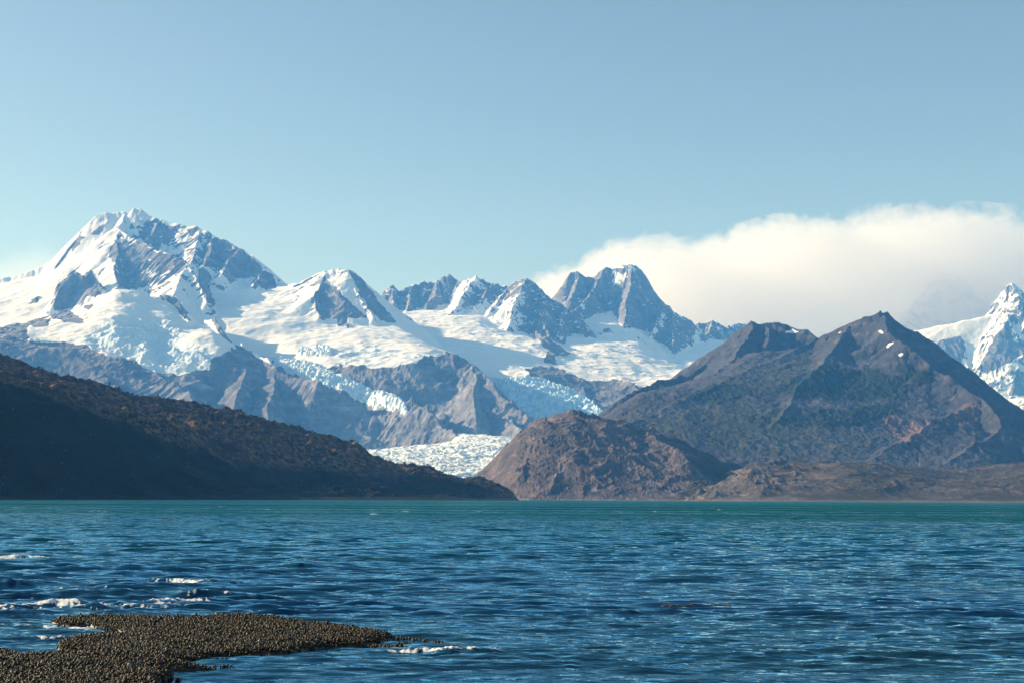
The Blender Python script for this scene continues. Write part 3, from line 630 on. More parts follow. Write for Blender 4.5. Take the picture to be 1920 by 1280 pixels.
def dark_mat(name, a, b, c, va, vb, unit=.6, bump=3.2, forest=True):
    t = NT(name)
    n1 = t.noise(0.002 / unit, 5, .6); n2 = t.noise(0.012 / unit, 6, .68); n3 = t.noise(0.06 / unit, 4, .7, dist=.4)
    n4 = t.noise(0.006 / unit, 5, .65, stretch=(1, 1, 2.5))
    col = t.mix(t.rng(n1, .38, .62), a, b)
    col = t.mix(t.rng(n4, .52, .66), col, c)
    col = t.mix(t.attr('red'), col, t.mix(t.rng(n3, .4, .6), (.20, .115, .095), (.12, .09, .09)))
    v = t.mix(t.rng(n1, .4, .6), va, vb)
    v = t.mix(t.math('MULTIPLY', t.attr('green'), .6), v, (.050, .060, .032))
    v = t.mix(t.attr('forest'), v, (.020, .030, .021))
    vm = t.rng(t.math('ADD', t.attr('veg'), t.math('MULTIPLY', t.math('SUBTRACT', n2, .5), 1.1)), .38, .70)
    col = t.mix(vm, col, v)
    col = t.mix(t.rng(n3, .38, .62, 0, .65), col, t.mix(1.0, col, (.5, .5, .54), 'MULTIPLY'))
    col = t.mix(t.rng(n2, .54, .68, 0, .6), col, t.mix(1.0, col, (1.7, 1.65, 1.65), 'MULTIPLY'))
    sx = t.n.new('ShaderNodeSeparateXYZ'); t.l.new(t.geo.outputs['Position'], sx.inputs[0])
    sh = t.math('MULTIPLY', t.rng(t.math('ADD', sx.outputs[2], t.math('MULTIPLY', n2, -9.0)), -3.0, 1.5, 1.0, 0.0), .5)   # bare washed rock and shingle along the water
    col = t.mix(sh, col, t.mix(t.rng(n3, .4, .6), (.26, .225, .20), (.15, .13, .12)))
    col = t.mix(t.rng(t.attr('snow'), .4, .6), col, (.85, .86, .88))
    hgt = t.math('ADD', n2, t.math('MULTIPLY', n3, .5))
    t.bsdf(col, .9, .1, t.bump(hgt, 1.0, bump * unit))
    return t.m

# ---- round rock hump in the middle and the low moor running right from it
def make_hump():
    g = Grid(820, 1520, 3.3, 5.2, int(900 * Q), int(700 * Q))
    h0 = NZ(3.45, -25)
    h1 = [(820, 1010, 3.7), (900, 1000, 3.75), (975, 936, 3.8), (1000, 938, 3.7), (1100, 938, 3.68), (1300, 938, 3.65), (1420, 934, 3.65), (1520, 940, 3.7)]
    h2 = [(820, 1000, 3.9), (890, 960, 3.95), (930, 905, 3.95), (980, 890, 3.85), (1100, 880, 3.85), (1250, 890, 3.85), (1340, 900, 3.85), (1420, 905, 3.9), (1520, 930, 3.9)]
    h3 = [(820, 1000, 4.3), (895, 960, 4.35), (915, 890, 4.3), (940, 845, 4.25), (975, 815, 4.2), (1020, 795, 4.15), (1080, 790, 4.15), (1180, 800, 4.2), (1260, 830, 4.2), (1320, 862, 4.2), (1400, 890, 4.2), (1520, 910, 4.2)]
    h4 = [(820, 1000, 4.6), (895, 960, 4.55), (915, 900, 4.52), (940, 852, 4.5), (1000, 795, 4.45), (1080, 778, 4.4), (1180, 795, 4.4), (1280, 830, 4.4), (1360, 868, 4.4), (1400, 880, 4.4), (1520, 900, 4.4)]
    h5 = NZ(5.15, -30)
    g.loft([h0, h1, h2, h3, h4, h5], (9, 12))
    B, D = g.tents([
        R(.75, (905, 890, 4.45), (916, 872, 4.45), (930, 851, 4.45), (950, 830, 4.45), (975, 806, 4.42), (1008, 787, 4.4), (1035, 780, 4.38), (1058, 773, 4.35), (1072, 769, 4.33), (1088, 770, 4.33), (1098, 778, 4.33), (1130, 781, 4.35),
          (1182, 791, 4.4), (1230, 806, 4.4), (1280, 826, 4.4), (1320, 846, 4.4), (1357, 864, 4.4), (1400, 874, 4.4), (1440, 885, 4.4), rib=5, j=3, s=1.9, sr=.6),
        R(1.1, (1190, 800, 4.3), (1230, 815, 4.15), (1265, 838, 4.02), (1290, 862, 3.92), s=.55, sr=1.1, rib=6, j=3),
        R(.9, (1020, 790, 4.3), (1000, 830, 4.1), (985, 870, 3.92), (985, 905, 3.82), sr=1.0, rib=10),
        R(.9, (1090, 785, 4.3), (1070, 830, 4.1), (1050, 870, 3.92), (1040, 910, 3.78), sr=1.0, rib=10),
        R(.8, (1180, 800, 4.3), (1160, 850, 4.05), (1150, 890, 3.85), rib=10),
        R(.9, (950, 832, 4.4), (940, 870, 4.2), (950, 900, 4.0), rib=8),
    ], 6)
    g.union(B, 12); g.geom()
    up = sst(3.6e3, 3.8e3, g.Y)
    mo = sst(1330, 1260, g.px)
    g.Z += up * ((ridged(g.X, g.Y, 170, 6, .6, k=4) - .42) * 22 * (.45 + .55 * mo) + fbm(g.X, g.Y, 30, 4, .65, k=8) * 5)
    g.geom()
    pink = g.mask([[(905, 880), (940, 850), (1000, 830), (1070, 850), (1100, 890), (1180, 905), (1120, 940), (1000, 940), (930, 905)], [(1000, 790), (1060, 775), (1090, 772), (1060, 800)]], warp=22, bl=5)
    beach = g.mask([[(940, 905), (975, 915), (1010, 930), (1000, 942), (960, 942)]], warp=6, bl=2)
    veg = np.clip(.30 + .5 * fbm(g.X, g.Y, 150, 4, k=6) + .5 * sst(1250, 1350, g.px) - .35 * pink + .15 * sst(.6, .2, g.slope), 0, 1)
    g.build('rocky_hill', dark_mat('hump rock', (.115, .100, .106), (.073, .070, .082), (.20, .165, .16), (.050, .046, .032), (.066, .054, .038), unit=.35, bump=3.0),
            dict(snow=0 * veg, ice=0 * veg, veg=veg, red=.22 * pink * sst(.1, .5, ridged(g.X, g.Y, 60, 3, k=1)), forest=0 * veg, green=.2 + 0 * veg))
    tag(bpy.data.objects['rocky_hill'], 'round pinkish bare rock hump rising from the far shore in the middle', 'hill', kind='structure')

def make_low():
    g = Grid(1240, 2100, 3.1, 5.0, int(900 * Q), int(560 * Q))
    h0 = NZ(3.2, -20)
    h1 = [(1240, 945, 3.5), (1290, 938, 3.45), (1400, 940, 3.4), (1600, 941, 3.38), (1900, 942.5, 3.38), (2100, 943.5, 3.38)]
    h2 = [(1240, 960, 3.6), (1300, 932, 3.55), (1360, 905, 3.6), (1420, 892, 3.65), (1500, 895, 3.65), (1600, 885, 3.7), (1700, 898, 3.7), (1760, 905, 3.7), (1860, 905, 3.7), (1925, 895, 3.8), (2100, 890, 3.8)]
    h3 = [(1240, 960, 3.9), (1310, 925, 3.9), (1370, 890, 3.9), (1420, 868, 3.95), (1500, 868, 4.0), (1580, 865, 4.0), (1640, 865, 4.0), (1700, 880, 4.0), (1760, 886, 4.0), (1810, 882, 4.1), (1870, 874, 4.2), (1925, 870, 4.2), (2100, 865, 4.2)]
    h4 = [(1240, 965, 4.3), (1400, 880, 4.4), (1500, 872, 4.4), (1700, 880, 4.4), (1820, 878, 4.4), (1900, 872, 4.5), (2100, 868, 4.5)]
    h5 = NZ(4.95, -20)
    g.loft([h0, h1, h2, h3, h4, h5], (10, 14))
    g.geom()
    up = sst(3.4e3, 3.55e3, g.Y)
    rk = sst(1560, 1440, g.px + 60 * fbm(g.X, g.Y, 200, 3))
    g.Z += up * ((ridged(g.X, g.Y, 150, 6, .55, k=7) - .42) * (11 + 16 * rk) + fbm(g.X, g.Y, 420, 3, .5, k=2) * 14 + fbm(g.X, g.Y, 25, 4, .6, k=8) * 3)
    pit = g.mask([[(1868, 908), (1885, 906), (1900, 906), (1890, 914), (1880, 916)]], warp=3, bl=3)
    g.Z -= pit * 12
    g.geom()
    pale = g.mask([[(1290, 938), (1330, 915), (1350, 905), (1355, 918), (1320, 940)], [(1410, 905), (1440, 895), (1440, 912)], [(1400, 935), (1480, 925), (1520, 935), (1440, 942)]], warp=10, bl=2)
    veg = np.clip(.62 + .5 * fbm(g.X, g.Y, 140, 4, k=6) - .6 * pale - .25 * rk, 0, 1)
    g.build('moor', dark_mat('moor', (.11, .098, .09), (.085, .077, .074), (.22, .17, .15), (.052, .044, .030), (.078, .060, .040), unit=.35, bump=2.5),
            dict(snow=0 * veg, ice=0 * veg, veg=veg, red=0 * veg, forest=0 * veg, green=.15 + 0 * veg))
    tag(bpy.data.objects['moor'], 'low brown moorland along the far shore below the dark mountain', 'hill', kind='structure')

# ---- dark near hill on the left
def make_near():
    g = Grid(-260, 1040, 1.15, 3.4, int(1500 * Q), int(1000 * Q))
    n0 = [(-260, 1000, 1.16), (0, 960, 1.25), (300, 960, 1.5), (600, 960, 1.9), (980, 960, 2.45), (1040, 980, 2.5)]
    n1 = [(-260, 932, 1.22), (0, 934.6, 1.32), (300, 935.4, 1.6), (600, 936, 2.0), (800, 936.6, 2.3), (940, 937, 2.5), (985, 938, 2.6), (1040, 960, 2.65)]
    n2 = [(-260, 690, 1.46), (0, 735, 1.62), (100, 760, 1.70), (160, 788, 1.76), (220, 815, 1.84), (320, 850, 1.96), (400, 878, 2.08), (440, 893, 2.14), (500, 903, 2.24), (600, 905, 2.34), (700, 908, 2.44), (800, 915, 2.54), (900, 925, 2.64), (960, 934, 2.70), (1040, 970, 2.75)]
    n3 = [(-260, 655, 1.9), (0, 702, 2.0), (100, 727, 2.06), (200, 762, 2.14), (300, 785, 2.24), (400, 808, 2.32), (500, 836, 2.42), (600, 858, 2.46), (700, 876, 2.54), (800, 892, 2.62), (900, 911, 2.72), (960, 931, 2.78), (1040, 970, 2.8)]
    n4 = [(-260, 620, 2.45), (0, 671, 2.5), (60, 688, 2.52), (100, 702, 2.53), (150, 718, 2.54), (220, 740, 2.56), (310, 754, 2.6), (400, 772, 2.62), (430, 780, 2.62), (500, 797, 2.64), (560, 810, 2.67), (620, 828, 2.70), (690, 846, 2.74), (760, 865, 2.77), (850, 883, 2.81),
          (900, 898, 2.83), (940, 917, 2.85), (975, 936, 2.87), (1040, 980, 2.9)]
    n5 = [(-260, 650, 2.75), (0, 700, 2.8), (400, 800, 2.9), (800, 890, 2.95), (1040, 1000, 3.1)]
    n6 = NZ(3.38, -15)
    g.loft([n0, n1, n2, n3, n4, n5, n6], (8, 11))
    g.geom()
    up = sst(0, 14, g.Z)
    # shelves and gullies running with the slope
    a = 0.9
    xr = g.X * math.cos(a) + g.Y * math.sin(a); yr = -g.X * math.sin(a) + g.Y * math.cos(a)
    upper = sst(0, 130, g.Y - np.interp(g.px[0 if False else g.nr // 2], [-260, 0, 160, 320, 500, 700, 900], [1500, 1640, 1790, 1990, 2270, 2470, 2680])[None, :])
    g.Z += up * ((ridged(xr, yr * 2.2, 170, 6, .52, k=2) - .45) * 17 * (1 + .35 * upper) + fbm(g.X, g.Y, 300, 3, .5, k=5) * (9 + 12 * upper) + upper * ridged(g.X, g.Y, 75, 4, .55, k=9) * 6 + fbm(g.X, g.Y, 22, 4, .62, k=8) * 1.3)
    g.geom()
    sh = (PN[5](g.X / 5.5, g.Y / 5.5) > .42) & (fbm(g.X, g.Y, 90, 3, k=3) > 0.0)
    lumps = blur(sh.astype(float), .7, .7)
    g.Z += up * lumps * .7
    veg = np.clip(.55 + .6 * fbm(g.X, g.Y, 70, 4, k=6) + .4 * lumps, 0, 1)
    wood_shade = np.clip(1.0 - upper * 1.3 + .5 * fbm(g.X, g.Y, 160, 4, k=2) + .5 * sst(420, 180, g.px), 0, 1)  # shade painted into the lower face, plus real dark woods at upper left
    pale = ((PN[2](g.X / 3.1, g.Y / 3.1) > .72) & (fbm(g.X, g.Y, 60, 3, k=1) > .1)).astype(float)
    t = NT('near hill scrub and rock')
    m1 = t.noise(.015, 5, .6); m2 = t.noise(.09, 5, .7); m3 = t.noise(.45, 4, .65)
    rock = t.mix(t.rng(m1, .4, .6), (.075, .052, .040), (.040, .032, .028))
    vg = t.mix(t.rng(m2, .4, .62), (.014, .013, .009), (.22, .14, .08))
    vg = t.mix(t.attr('shrub'), vg, (.014, .017, .010))  # dark shrub colour; also darkens the lower face to stand in for shade
    c = t.mix(t.rng(t.math('ADD', t.attr('veg'), t.math('MULTIPLY', t.math('SUBTRACT', m2, .5), 1.4)), .35, .6), rock, vg)
    c = t.mix(t.rng(m3, .35, .7, 0, .5), c, t.mix(1.0, c, (.45, .45, .45), 'MULTIPLY'))
    c = t.mix(t.attr('pale'), c, (.34, .31, .28))
    t.bsdf(c, .9, .1, t.bump(t.math('ADD', m2, t.math('MULTIPLY', m3, .5)), 1.0, 1.6))
    g.build('near_hill', t.m, dict(veg=np.maximum(veg, wood_shade), shrub=np.maximum(lumps, wood_shade), pale=pale * .35))
    tag(bpy.data.objects['near_hill'], 'dark scrub covered hillside sloping down to the water on the left', 'hill', kind='structure')
    return g

# ---- valley glaciers
def glacier(name, g, curves, amp, cell, label, bl=(4, 5)):
    g.loft(curves, bl); g.geom()
    wx = g.X + 18 * fbm(g.X, g.Y, 120, 3, k=1); wy = g.Y + 18 * fbm(g.X, g.Y, 120, 3, k=4)
    wx, wy = wx * .42 + wy * .10, wy * 1.2
    f1, f2, cv = worley(wx, wy, cell, 7)
    e1, e2, c2 = worley(wx + 50, wy, cell * .45, 8)
    cv = cv * sst(-.35, .25, fbm(g.X, g.Y, cell * 9, 3, k=9))
    g.Z += amp * (.8 * cv + .9 * np.clip(f2 - f1, 0, .35) / .35 * .6 + .35 * c2 + .3 * np.clip(e2 - e1, 0, .3)) + fbm(g.X, g.Y, cell * 6, 3, k=3) * amp * .8 + (ridged(g.X * .45 + g.Y * .2, g.Y, cell * 5, 3, .5, k=5) - .5) * amp * 1.3
    g.geom()
    t = NT(name + ' ice')
    n = t.noise(.02, 4, .6); n2 = t.noise(.12, 3, .6)
    c = t.mix(t.rng(t.attr('deep'), 0, 1), (.83, .86, .86), (.36, .57, .72))
    c = t.mix(t.rng(n, .4, .7, 0, .35), c, (.60, .66, .66))
    t.bsdf(c, .6, .3, t.bump(n2, .6, 2.0))
    deep = np.clip(.9 - 2.2 * np.clip(f2 - f1, 0, 1) + .0 * cv, 0, 1) * .8
    g.build(name, t.m, dict(deep=deep))
    tag(bpy.data.objects[name], label, 'glacier', kind='structure')
def make_glaciers():
    g = Grid(560, 1040, 5.7, 8.9, 700, 800)
    glacier('valley_glacier', g, [
        NZ(5.75, -30),
        [(560, 930, 6.0), (700, 915, 6.0), (820, 905, 6.0), (900, 905, 6.0), (1040, 900, 6.0)],
        [(560, 875, 6.5), (690, 862, 6.5), (760, 866, 6.5), (830, 870, 6.5), (900, 880, 6.4), (1040, 870, 6.5)],
        [(560, 858, 7.0), (690, 848, 7.0), (760, 846, 7.0), (850, 842, 7.0), (940, 840, 7.0), (1040, 840, 7.0)],
        [(560, 860, 7.6), (690, 848, 7.6), (760, 841, 7.6), (850, 833, 7.6), (960, 829, 7.6), (1040, 829, 7.6)],
        [(560, 880, 8.1), (760, 846, 8.1), (845, 832, 8.1), (870, 822, 8.1), (900, 820, 8.1), (970, 824, 8.1), (1040, 824, 8.1)],
        [(560, 890, 8.5), (760, 860, 8.5), (842, 840, 8.5), (852, 814, 8.5), (880, 815, 8.5), (920, 820, 8.5), (970, 824, 8.5), (1040, 826, 8.5)],
        NZ(8.88, 200)], 10, 17, 'white crevassed valley glacier winding down between the rock hump and the shaded slopes')
    g = Grid(1780, 2080, 6.9, 8.6, 380, 320)
    glacier('side_glacier', g, [
        NZ(6.95, 100), [(1780, 800, 7.2), (1870, 800, 7.2), (1920, 800, 7.2), (2080, 800, 7.2)],
        [(1780, 790, 7.5), (1875, 768, 7.5), (1920, 755, 7.5), (2080, 745, 7.5)],
        [(1780, 775, 8.0), (1875, 752, 8.0), (1920, 746, 8.0), (2080, 738, 8.0)], NZ(8.58, 200)], 12, 36, 'small patch of grey white glacier ice at the right edge beside the dark mountain')

make_front(); print('front', time.time() - T0); make_big(); print('big', time.time() - T0); make_range(); make_far(); print('far', time.time() - T0); make_dark(); make_hump(); make_low(); near_grid = make_near(); make_glaciers()
print('terrain', round(time.time() - T0, 1))

# ---- shrubs standing on the crest of the near hill
def make_shrubs():
    g = near_grid
    t = NT('shrub leaves'); n = t.noise(1.5, 3, .6)
    t.bsdf(t.mix(t.rng(n, .4, .6), (.018, .022, .010), (.045, .042, .018)), .8, .1)
    rs = np.random.RandomState(11)
    V = []; F = []
    for k in range(260):                      # leaf clumps through an uneven crown on a short stem
        d = rs.normal(size=3); d /= np.linalg.norm(d); r = rs.rand() ** .4
        lob = 1 + .3 * math.sin(3 * math.atan2(d[1], d[0]) + 1) + .25 * d[2]
        c = np.array([d[0] * .62 * r * lob, d[1] * .62 * r * lob, .62 + d[2] * .42 * r * lob])
        a = rs.normal(size=(3, 3)) * .11
        V += [c + a[0], c + a[1], c + a[2]]; i = 3 * k; F.append((i, i + 1, i + 2))
    m0 = len(V)
    for z, r in ((-.2, .07), (.5, .05), (.9, .02)):
        for k in range(5): V.append(np.array([r * math.cos(k * 1.257), r * math.sin(k * 1.257), z]))
    for r in (0, 1):
        for k in range(5):
            a = m0 + r * 5 + k; b = m0 + r * 5 + (k + 1) % 5
            F += [(a, b, b + 5), (a, b + 5, a + 5)]
    first = mesh_np('shrub', np.array(V), np.array(F), t.m, smooth=False)
    j_top = np.argmin(np.where(g.Z > 1, g.py, 1e9), axis=0)
    pxs = g.px[j_top, np.arange(g.nc)]
    spots = np.concatenate([rs.uniform(5, 945, 45), rs.uniform(60, 270, 22), rs.uniform(640, 900, 8)])
    for i, px in enumerate(spots):
        c = int(np.argmin(np.abs(pxs - px))); r = max(0, j_top[c] - rs.randint(0, 4))
        o = first if i == 0 else first.copy()
        if i: COL.objects.link(o)
        h = rs.uniform(1.3, 3.4) * (1.15 if 60 < px < 260 else 1.0)
        o.location = (float(g.X[r, c]), float(g.Y[r, c]), float(g.Z[r, c]) - .1 * h)
        o.scale = (h * rs.uniform(.8, 1.5), h * rs.uniform(.8, 1.3), h); o.rotation_euler = (0, 0, rs.rand() * 6.28)
        tag(o, 'small dark shrub on the crest of the near hillside', 'shrub', 'shrubs along the crest of the near hillside')
make_shrubs()

# ------------------------------------------------------------------ water
def px_at(px, py, z=0.0):
    """photo pixel -> point on the level z"""
    d = _F * F_PX + _R * (px - 960.0) + _U * (640.0 - py)
    k = (z - CAM_H) / d[2]
    return CAM + d * k
REEF = [(-60, 1222), (0, 1221), (24, 1221), (28, 1227), (60, 1229), (100, 1228), (160, 1226), (182, 1223), (150, 1221), (118, 1218), (106, 1214), (112, 1205), (128, 1199), (165, 1195), (205, 1193), (290, 1194), (240, 1189),
        (222, 1182), (186, 1180), (170, 1173), (122, 1171), (96, 1164), (110, 1160), (150, 1158), (240, 1159), (330, 1160), (420, 1157), (520, 1159), (600, 1169), (650, 1179), (700, 1186), (738, 1191), (720, 1199), (702, 1204),
        (672, 1208), (640, 1209), (600, 1212), (560, 1219), (525, 1224), (480, 1224), (445, 1229), (412, 1229), (385, 1231), (372, 1236), (345, 1238), (310, 1239), (335, 1245), (372, 1247), (408, 1250), (380, 1252), (300, 1254), (244, 1257),
        (318, 1261), (332, 1265), (312, 1272), (300, 1282), (290, 1300), (250, 1330), (-60, 1330)]
def reef_height(X, Y):
    """height of the shell bank over the water, in metres (negative outside)"""
    px, py = project(X, Y, np.full(X.shape, .03, np.float32))
    wx = px + 5 * PN[2](X / .8, Y / .8) + 3 * PN[5](X / .25, Y / .25); wy = py + 1.6 * PN[4](X / .9, Y / .9)
    return wx, wy

# breaking wavelets: (px, py, half width m, depth width m, height m, foam)
BREAKERS = [(145, 1140, 2.6, .8, .26, 1.0), (60, 1142, 2.0, .7, .16, .5), (225, 1140, 1.3, .5, .12, .6), (340, 1130, 1.5, .55, .24, 1.0), (300, 1132, 1.0, .5, .12, .7), (335, 1092, 1.1, .8, .20, .9), (403, 1093, 1.3, .9, .32, .0), (436, 1091, .8, .6, .14, .5), (350, 1109, .7, .5, .15, .7),
            (385, 1117, 1.0, .5, .15, .8), (470, 1123, 1.2, .7, .22, .1), (40, 1046, 1.6, 1.6, .42, 1.0), (835, 1219, 1.15, .28, .13, 1.0), (790, 1216, .5, .2, .06, .7), (880, 1221, .8, .3, .07, .0), (125, 1175, 1.6, .4, .10, .9), (60, 1172, 1.4, .35, .06, .5),
            (150, 1197, 1.2, .3, .09, .8), (70, 1199, 1.0, .3, .06, .2), (250, 1098, 1.4, .9, .20, .2), (120, 1108, 1.6, .8, .20, .3), (30, 1100, 1.5, .8, .22, .2), (200, 1118, 1.4, .7, .18, .25), (75, 1122, 1.4, .6, .18, .3), (310, 1164, 1.8, .22, .05, .9), (625, 1228, .3, .15, .04, .6),
            (1030, 1128, 2.6, 1.0, .13, 0), (1260, 1150, 2.6, .8, .12, 0), (1850, 1150, 2.4, 1.0, .13, 0), (560, 1064, 2.5, 1.5, .22, .1), (260, 1073, 2.2, 1.3, .22, .1), (1080, 1175, 2.0, .6, .08, 0), (30, 1155, 2.0, .5, .10, .2), (210, 1153, 2.0, .4, .09, .35), (500, 1152, 2.4, .4, .05, 0),
            (1180, 1245, 2.0, .4, .08, 0), (1500, 1230, 2.2, .4, .08, 0), (1300, 1277, 2.6, .3, .08, 0)]
def make_water():
    yn = np.exp(np.linspace(math.log(15.0), math.log(480.0), int(1150 * Q) + 50))
    yf = np.exp(np.linspace(math.log(480.0), math.log(9000.0), 160))[1:]
    y = np.concatenate([[3.0, 8.0], yn, yf])
    ui = np.linspace(-.40, .40, int(1500 * Q) + 50)
    u = np.concatenate([np.linspace(-1.5, -.42, 40), ui, np.linspace(.42, 1.5, 40)])
    Y = np.repeat(y[:, None], len(u), 1).astype(np.float32); X = (Y * u[None]).astype(np.float32)
    dy = np.gradient(y)[:, None].astype(np.float32)
    rs = np.random.RandomState(5)
    Z = np.zeros_like(X)
    wx = X + .6 * fbm(X, Y, 9, 2, k=3); wy = Y + .6 * fbm(X, Y, 7, 2, k=6)
    gust = np.clip(.75 + 1.1 * fbm(X * .35, Y, 16, 3, k=4), .25, 1.6).astype(np.float32)
    chop = sst(30, 110, Y).astype(np.float32)                                    # lee of the bank: smoother close in
    left = sst(.05, -.25, X / Y) * sst(34, 44, Y) * sst(95, 60, Y)
    left = left.astype(np.float32)
    N = 64
    for i in range(N):
        lam = .35 * (7.5 / .35) ** ((i + rs.rand()) / N)
        th = rs.normal(0, .24) + (.12 if i % 2 else -.25)
        k = 2 * math.pi / lam
        a = .030 * lam ** .95 / math.sqrt(N) * 2.6 * (1.25 if lam < 1.8 else .52)
        w = sst(2.2, 4.5, lam / dy).astype(np.float32)
        nz = np.flatnonzero(w[:, 0] > 0)
        if len(nz) == 0: continue
        r_ = slice(nz[0], nz[-1] + 1)
        if lam < 1.2: env = gust[r_] * (.75 + .75 * chop[r_] + .5 * left[r_])
        else: env = .30 + .70 * chop[r_] + .30 * left[r_]
        c = np.cos((wx[r_] * np.float32(math.sin(th) * k) + wy[r_] * np.float32(math.cos(th) * k)) + np.float32(rs.rand() * 6.28))
        Z[r_] += (np.float32(a) * env * w[r_]) * (c + .5 * c * c - .25)
    foam = np.zeros_like(X)
    fn = fbm(X, Y * 1.6, .7, 4, .7, k=2); fn2 = PN[7](X / .12, Y / .15)
    for (px, py, L, wd, A, f) in BREAKERS:
        c = px_at(px, py)
        rr_ = np.searchsorted(y, [c[1] - 4 * wd - 1, c[1] + 4 * wd + 1]); cc_ = np.searchsorted(u, [(c[0] - 3.2 * L) / c[1] * 1.0 - .02, (c[0] + 3.2 * L) / c[1] + .02])
        sl_ = (slice(*rr_), slice(*cc_)); X_, Y_ = X[sl_], Y[sl_]
        dx = X_ - c[0] + .5 * PN[3](Y_ / 1.7, X_ / 2.3); d = Y_ - c[1] + .35 * wd * PN[1](X_ / .9, Y_ * 0 + 3.3) * 2 + .25 * PN[8](X_ / .35, Y_)
        e = np.exp(-(dx / L) ** 2)
        prof = np.where(d < 0, np.exp(-(d / (wd * .45)) ** 2), np.exp(-(d / wd) ** 2))
        Z[sl_] += .55 * A * e * prof * (1 + .25 * PN[6](X_ / .5, Y_ / .5))
        if f > 0:
            crest = np.exp(-((d + .2 * wd) / (wd * .5)) ** 2) * np.exp(-(dx / (L * 1.05)) ** 2)
            foam[sl_] = np.maximum(foam[sl_], f * crest * (.85 + 2.0 * fn[sl_]))
    # lace of foam on the far side of the bank, and thin foam in the rough patch
    sp = left * np.clip(ridged(X, Y * 1.6, 3.4, 4, .6, k=5) * 1.5 - 1.12, 0, 1) * sst(.02, .10, Z)
    foam = np.maximum(foam, sp * 2.2)
    foam = foam * (1 + .6 * fn2)
    Z += np.clip(foam, 0, 1) * (.01 + .03 * fn2) * sst(90, 60, Y)
    px, py = reef_height(X, Y)
    ins = inpoly(px, py + 0, REEF).astype(float)
    ins = blur(ins, 1.5, 2.0)
    Z = Z * (1 - .85 * sst(.05, .6, blur(ins, 6, 8)))
    shallow = np.exp(-np.maximum(0, Y - 27) / 16.0)
    nr, nc = X.shape
    idx = np.arange(nr * nc).reshape(nr, nc)
    q = np.stack([idx[:-1, :-1], idx[:-1, 1:], idx[1:, 1:], idx[1:, :-1]], -1).reshape(-1, 4)
    t = NT('water')
    pos = t.n.new('ShaderNodeSeparateXYZ'); t.l.new(t.geo.outputs['Position'], pos.inputs[0])
    yy = pos.outputs[1]
    far = t.rng(yy, 60, 260)
    vfar = t.rng(yy, 250, 1500)
    # ripples at three sizes; long in x, as wind waves seen from the shore
    r1 = t.noise(2.4, 3, .6, stretch=(.32, 1.0, 1.0)); r2 = t.noise(.75, 3, .6, stretch=(.26, 1.0, 1.0)); r3 = t.noise(.2, 4, .6, stretch=(.28, 1.0, 1.0))
    band = t.noise(.011, 3, .5, stretch=(.12, 1.0, 1.0)); band2 = t.noise(.0032, 3, .55, stretch=(.10, 1.0, 1.0)); band3 = t.noise(.05, 3, .5, stretch=(.25, 1.0, 1.0))
    wind = t.math('ADD', t.math('MULTIPLY', t.rng(band, .38, .62), .5), t.math('MULTIPLY', t.rng(band2, .4, .6), .5))
    h1 = t.math('MULTIPLY', r1, t.rng(band3, .36, .64, .012, .13)); h2 = t.math('MULTIPLY', r2, t.rng(yy, 40, 200, .24, .62)); h3 = t.math('MULTIPLY', r3, t.rng(yy, 120, 400, 0.0, 1.8))
    hh = t.math('ADD', t.math('ADD', h1, h2), h3)
    nb = t.bump(hh, 1.0, 1.0)
    deep = t.mix(wind, (.001, .046, .074), (.001, .080, .086))
    near = t.mix(t.rng(band3, .4, .6), (.002, .028, .080), (.008, .042, .070))
    col = t.mix(t.rng(yy, 35, 110), near, t.mix(.5, deep, (.001, .042, .082)))
    col = t.mix(t.rng(yy, 110, 320), col, deep)
    col = t.mix(t.rng(yy, 600, 2000, 0, .8), col, (.004, .11, .108))
    wc = t.noise(.11, 3, .6, stretch=(.8, .8, 1.0)); wc2 = t.noise(.9, 2, .6, stretch=(.9, .5, 1))
    cap = t.math('MULTIPLY', t.rng(wc, .665, .70), t.math('MULTIPLY', t.rng(wc2, .48, .56), t.rng(yy, 150, 400)))
    fm = t.noise(6.0, 5, .75)
    fa = t.rng(t.math('ADD', t.attr('foam'), t.math('MULTIPLY', t.math('SUBTRACT', fm, .5), 1.9)), .46, .66)
    fa = t.math('MAXIMUM', fa, cap)
    col = t.mix(fa, col, (.68, .70, .70))
    rough = t.mix(fa, t.mix(far, (.035,) * 3, (.12,) * 3), (.7,) * 3)
    rr = t.n.new('ShaderNodeSeparateColor'); t.l.new(rough, rr.inputs[0])
    df = t.n.new('ShaderNodeBsdfDiffuse'); t.l.new(col, df.inputs[0]); t.l.new(nb, df.inputs['Normal'])
    gl = t.n.new('ShaderNodeBsdfGlossy'); gl.inputs['Color'].default_value = (.40, .77, 1.0, 1); t.l.new(rr.outputs[0], gl.inputs['Roughness']); t.l.new(nb, gl.inputs['Normal'])
    fr = t.n.new('ShaderNodeFresnel'); fr.inputs['IOR'].default_value = 1.333; t.l.new(nb, fr.inputs['Normal'])
    fac = t.math('MULTIPLY', fr.outputs[0], t.math('SUBTRACT', 1.0, fa))
    fac = t.math('MULTIPLY', fac, t.math('SUBTRACT', 1.0, t.math('MULTIPLY', t.rng(yy, 80, 260), t.rng(wind, .25, .75, .0, .72))))   # rough far water shows mostly wave faces, which mirror little
    mx = t.n.new('ShaderNodeMixShader'); t.l.new(fac, mx.inputs[0]); t.l.new(df.outputs[0], mx.inputs[1]); t.l.new(gl.outputs[0], mx.inputs[2])
    t.l.new(mx.outputs[0], t.out.inputs[0])
    mesh_np('water', np.stack([X, Y, Z], -1).reshape(-1, 3), q, t.m, dict(foam=np.clip(foam, 0, 1.3).reshape(-1)))
    tag(bpy.data.objects['water'], 'blue green rippled sea water with small white wave crests', 'water', kind='structure')
make_water()

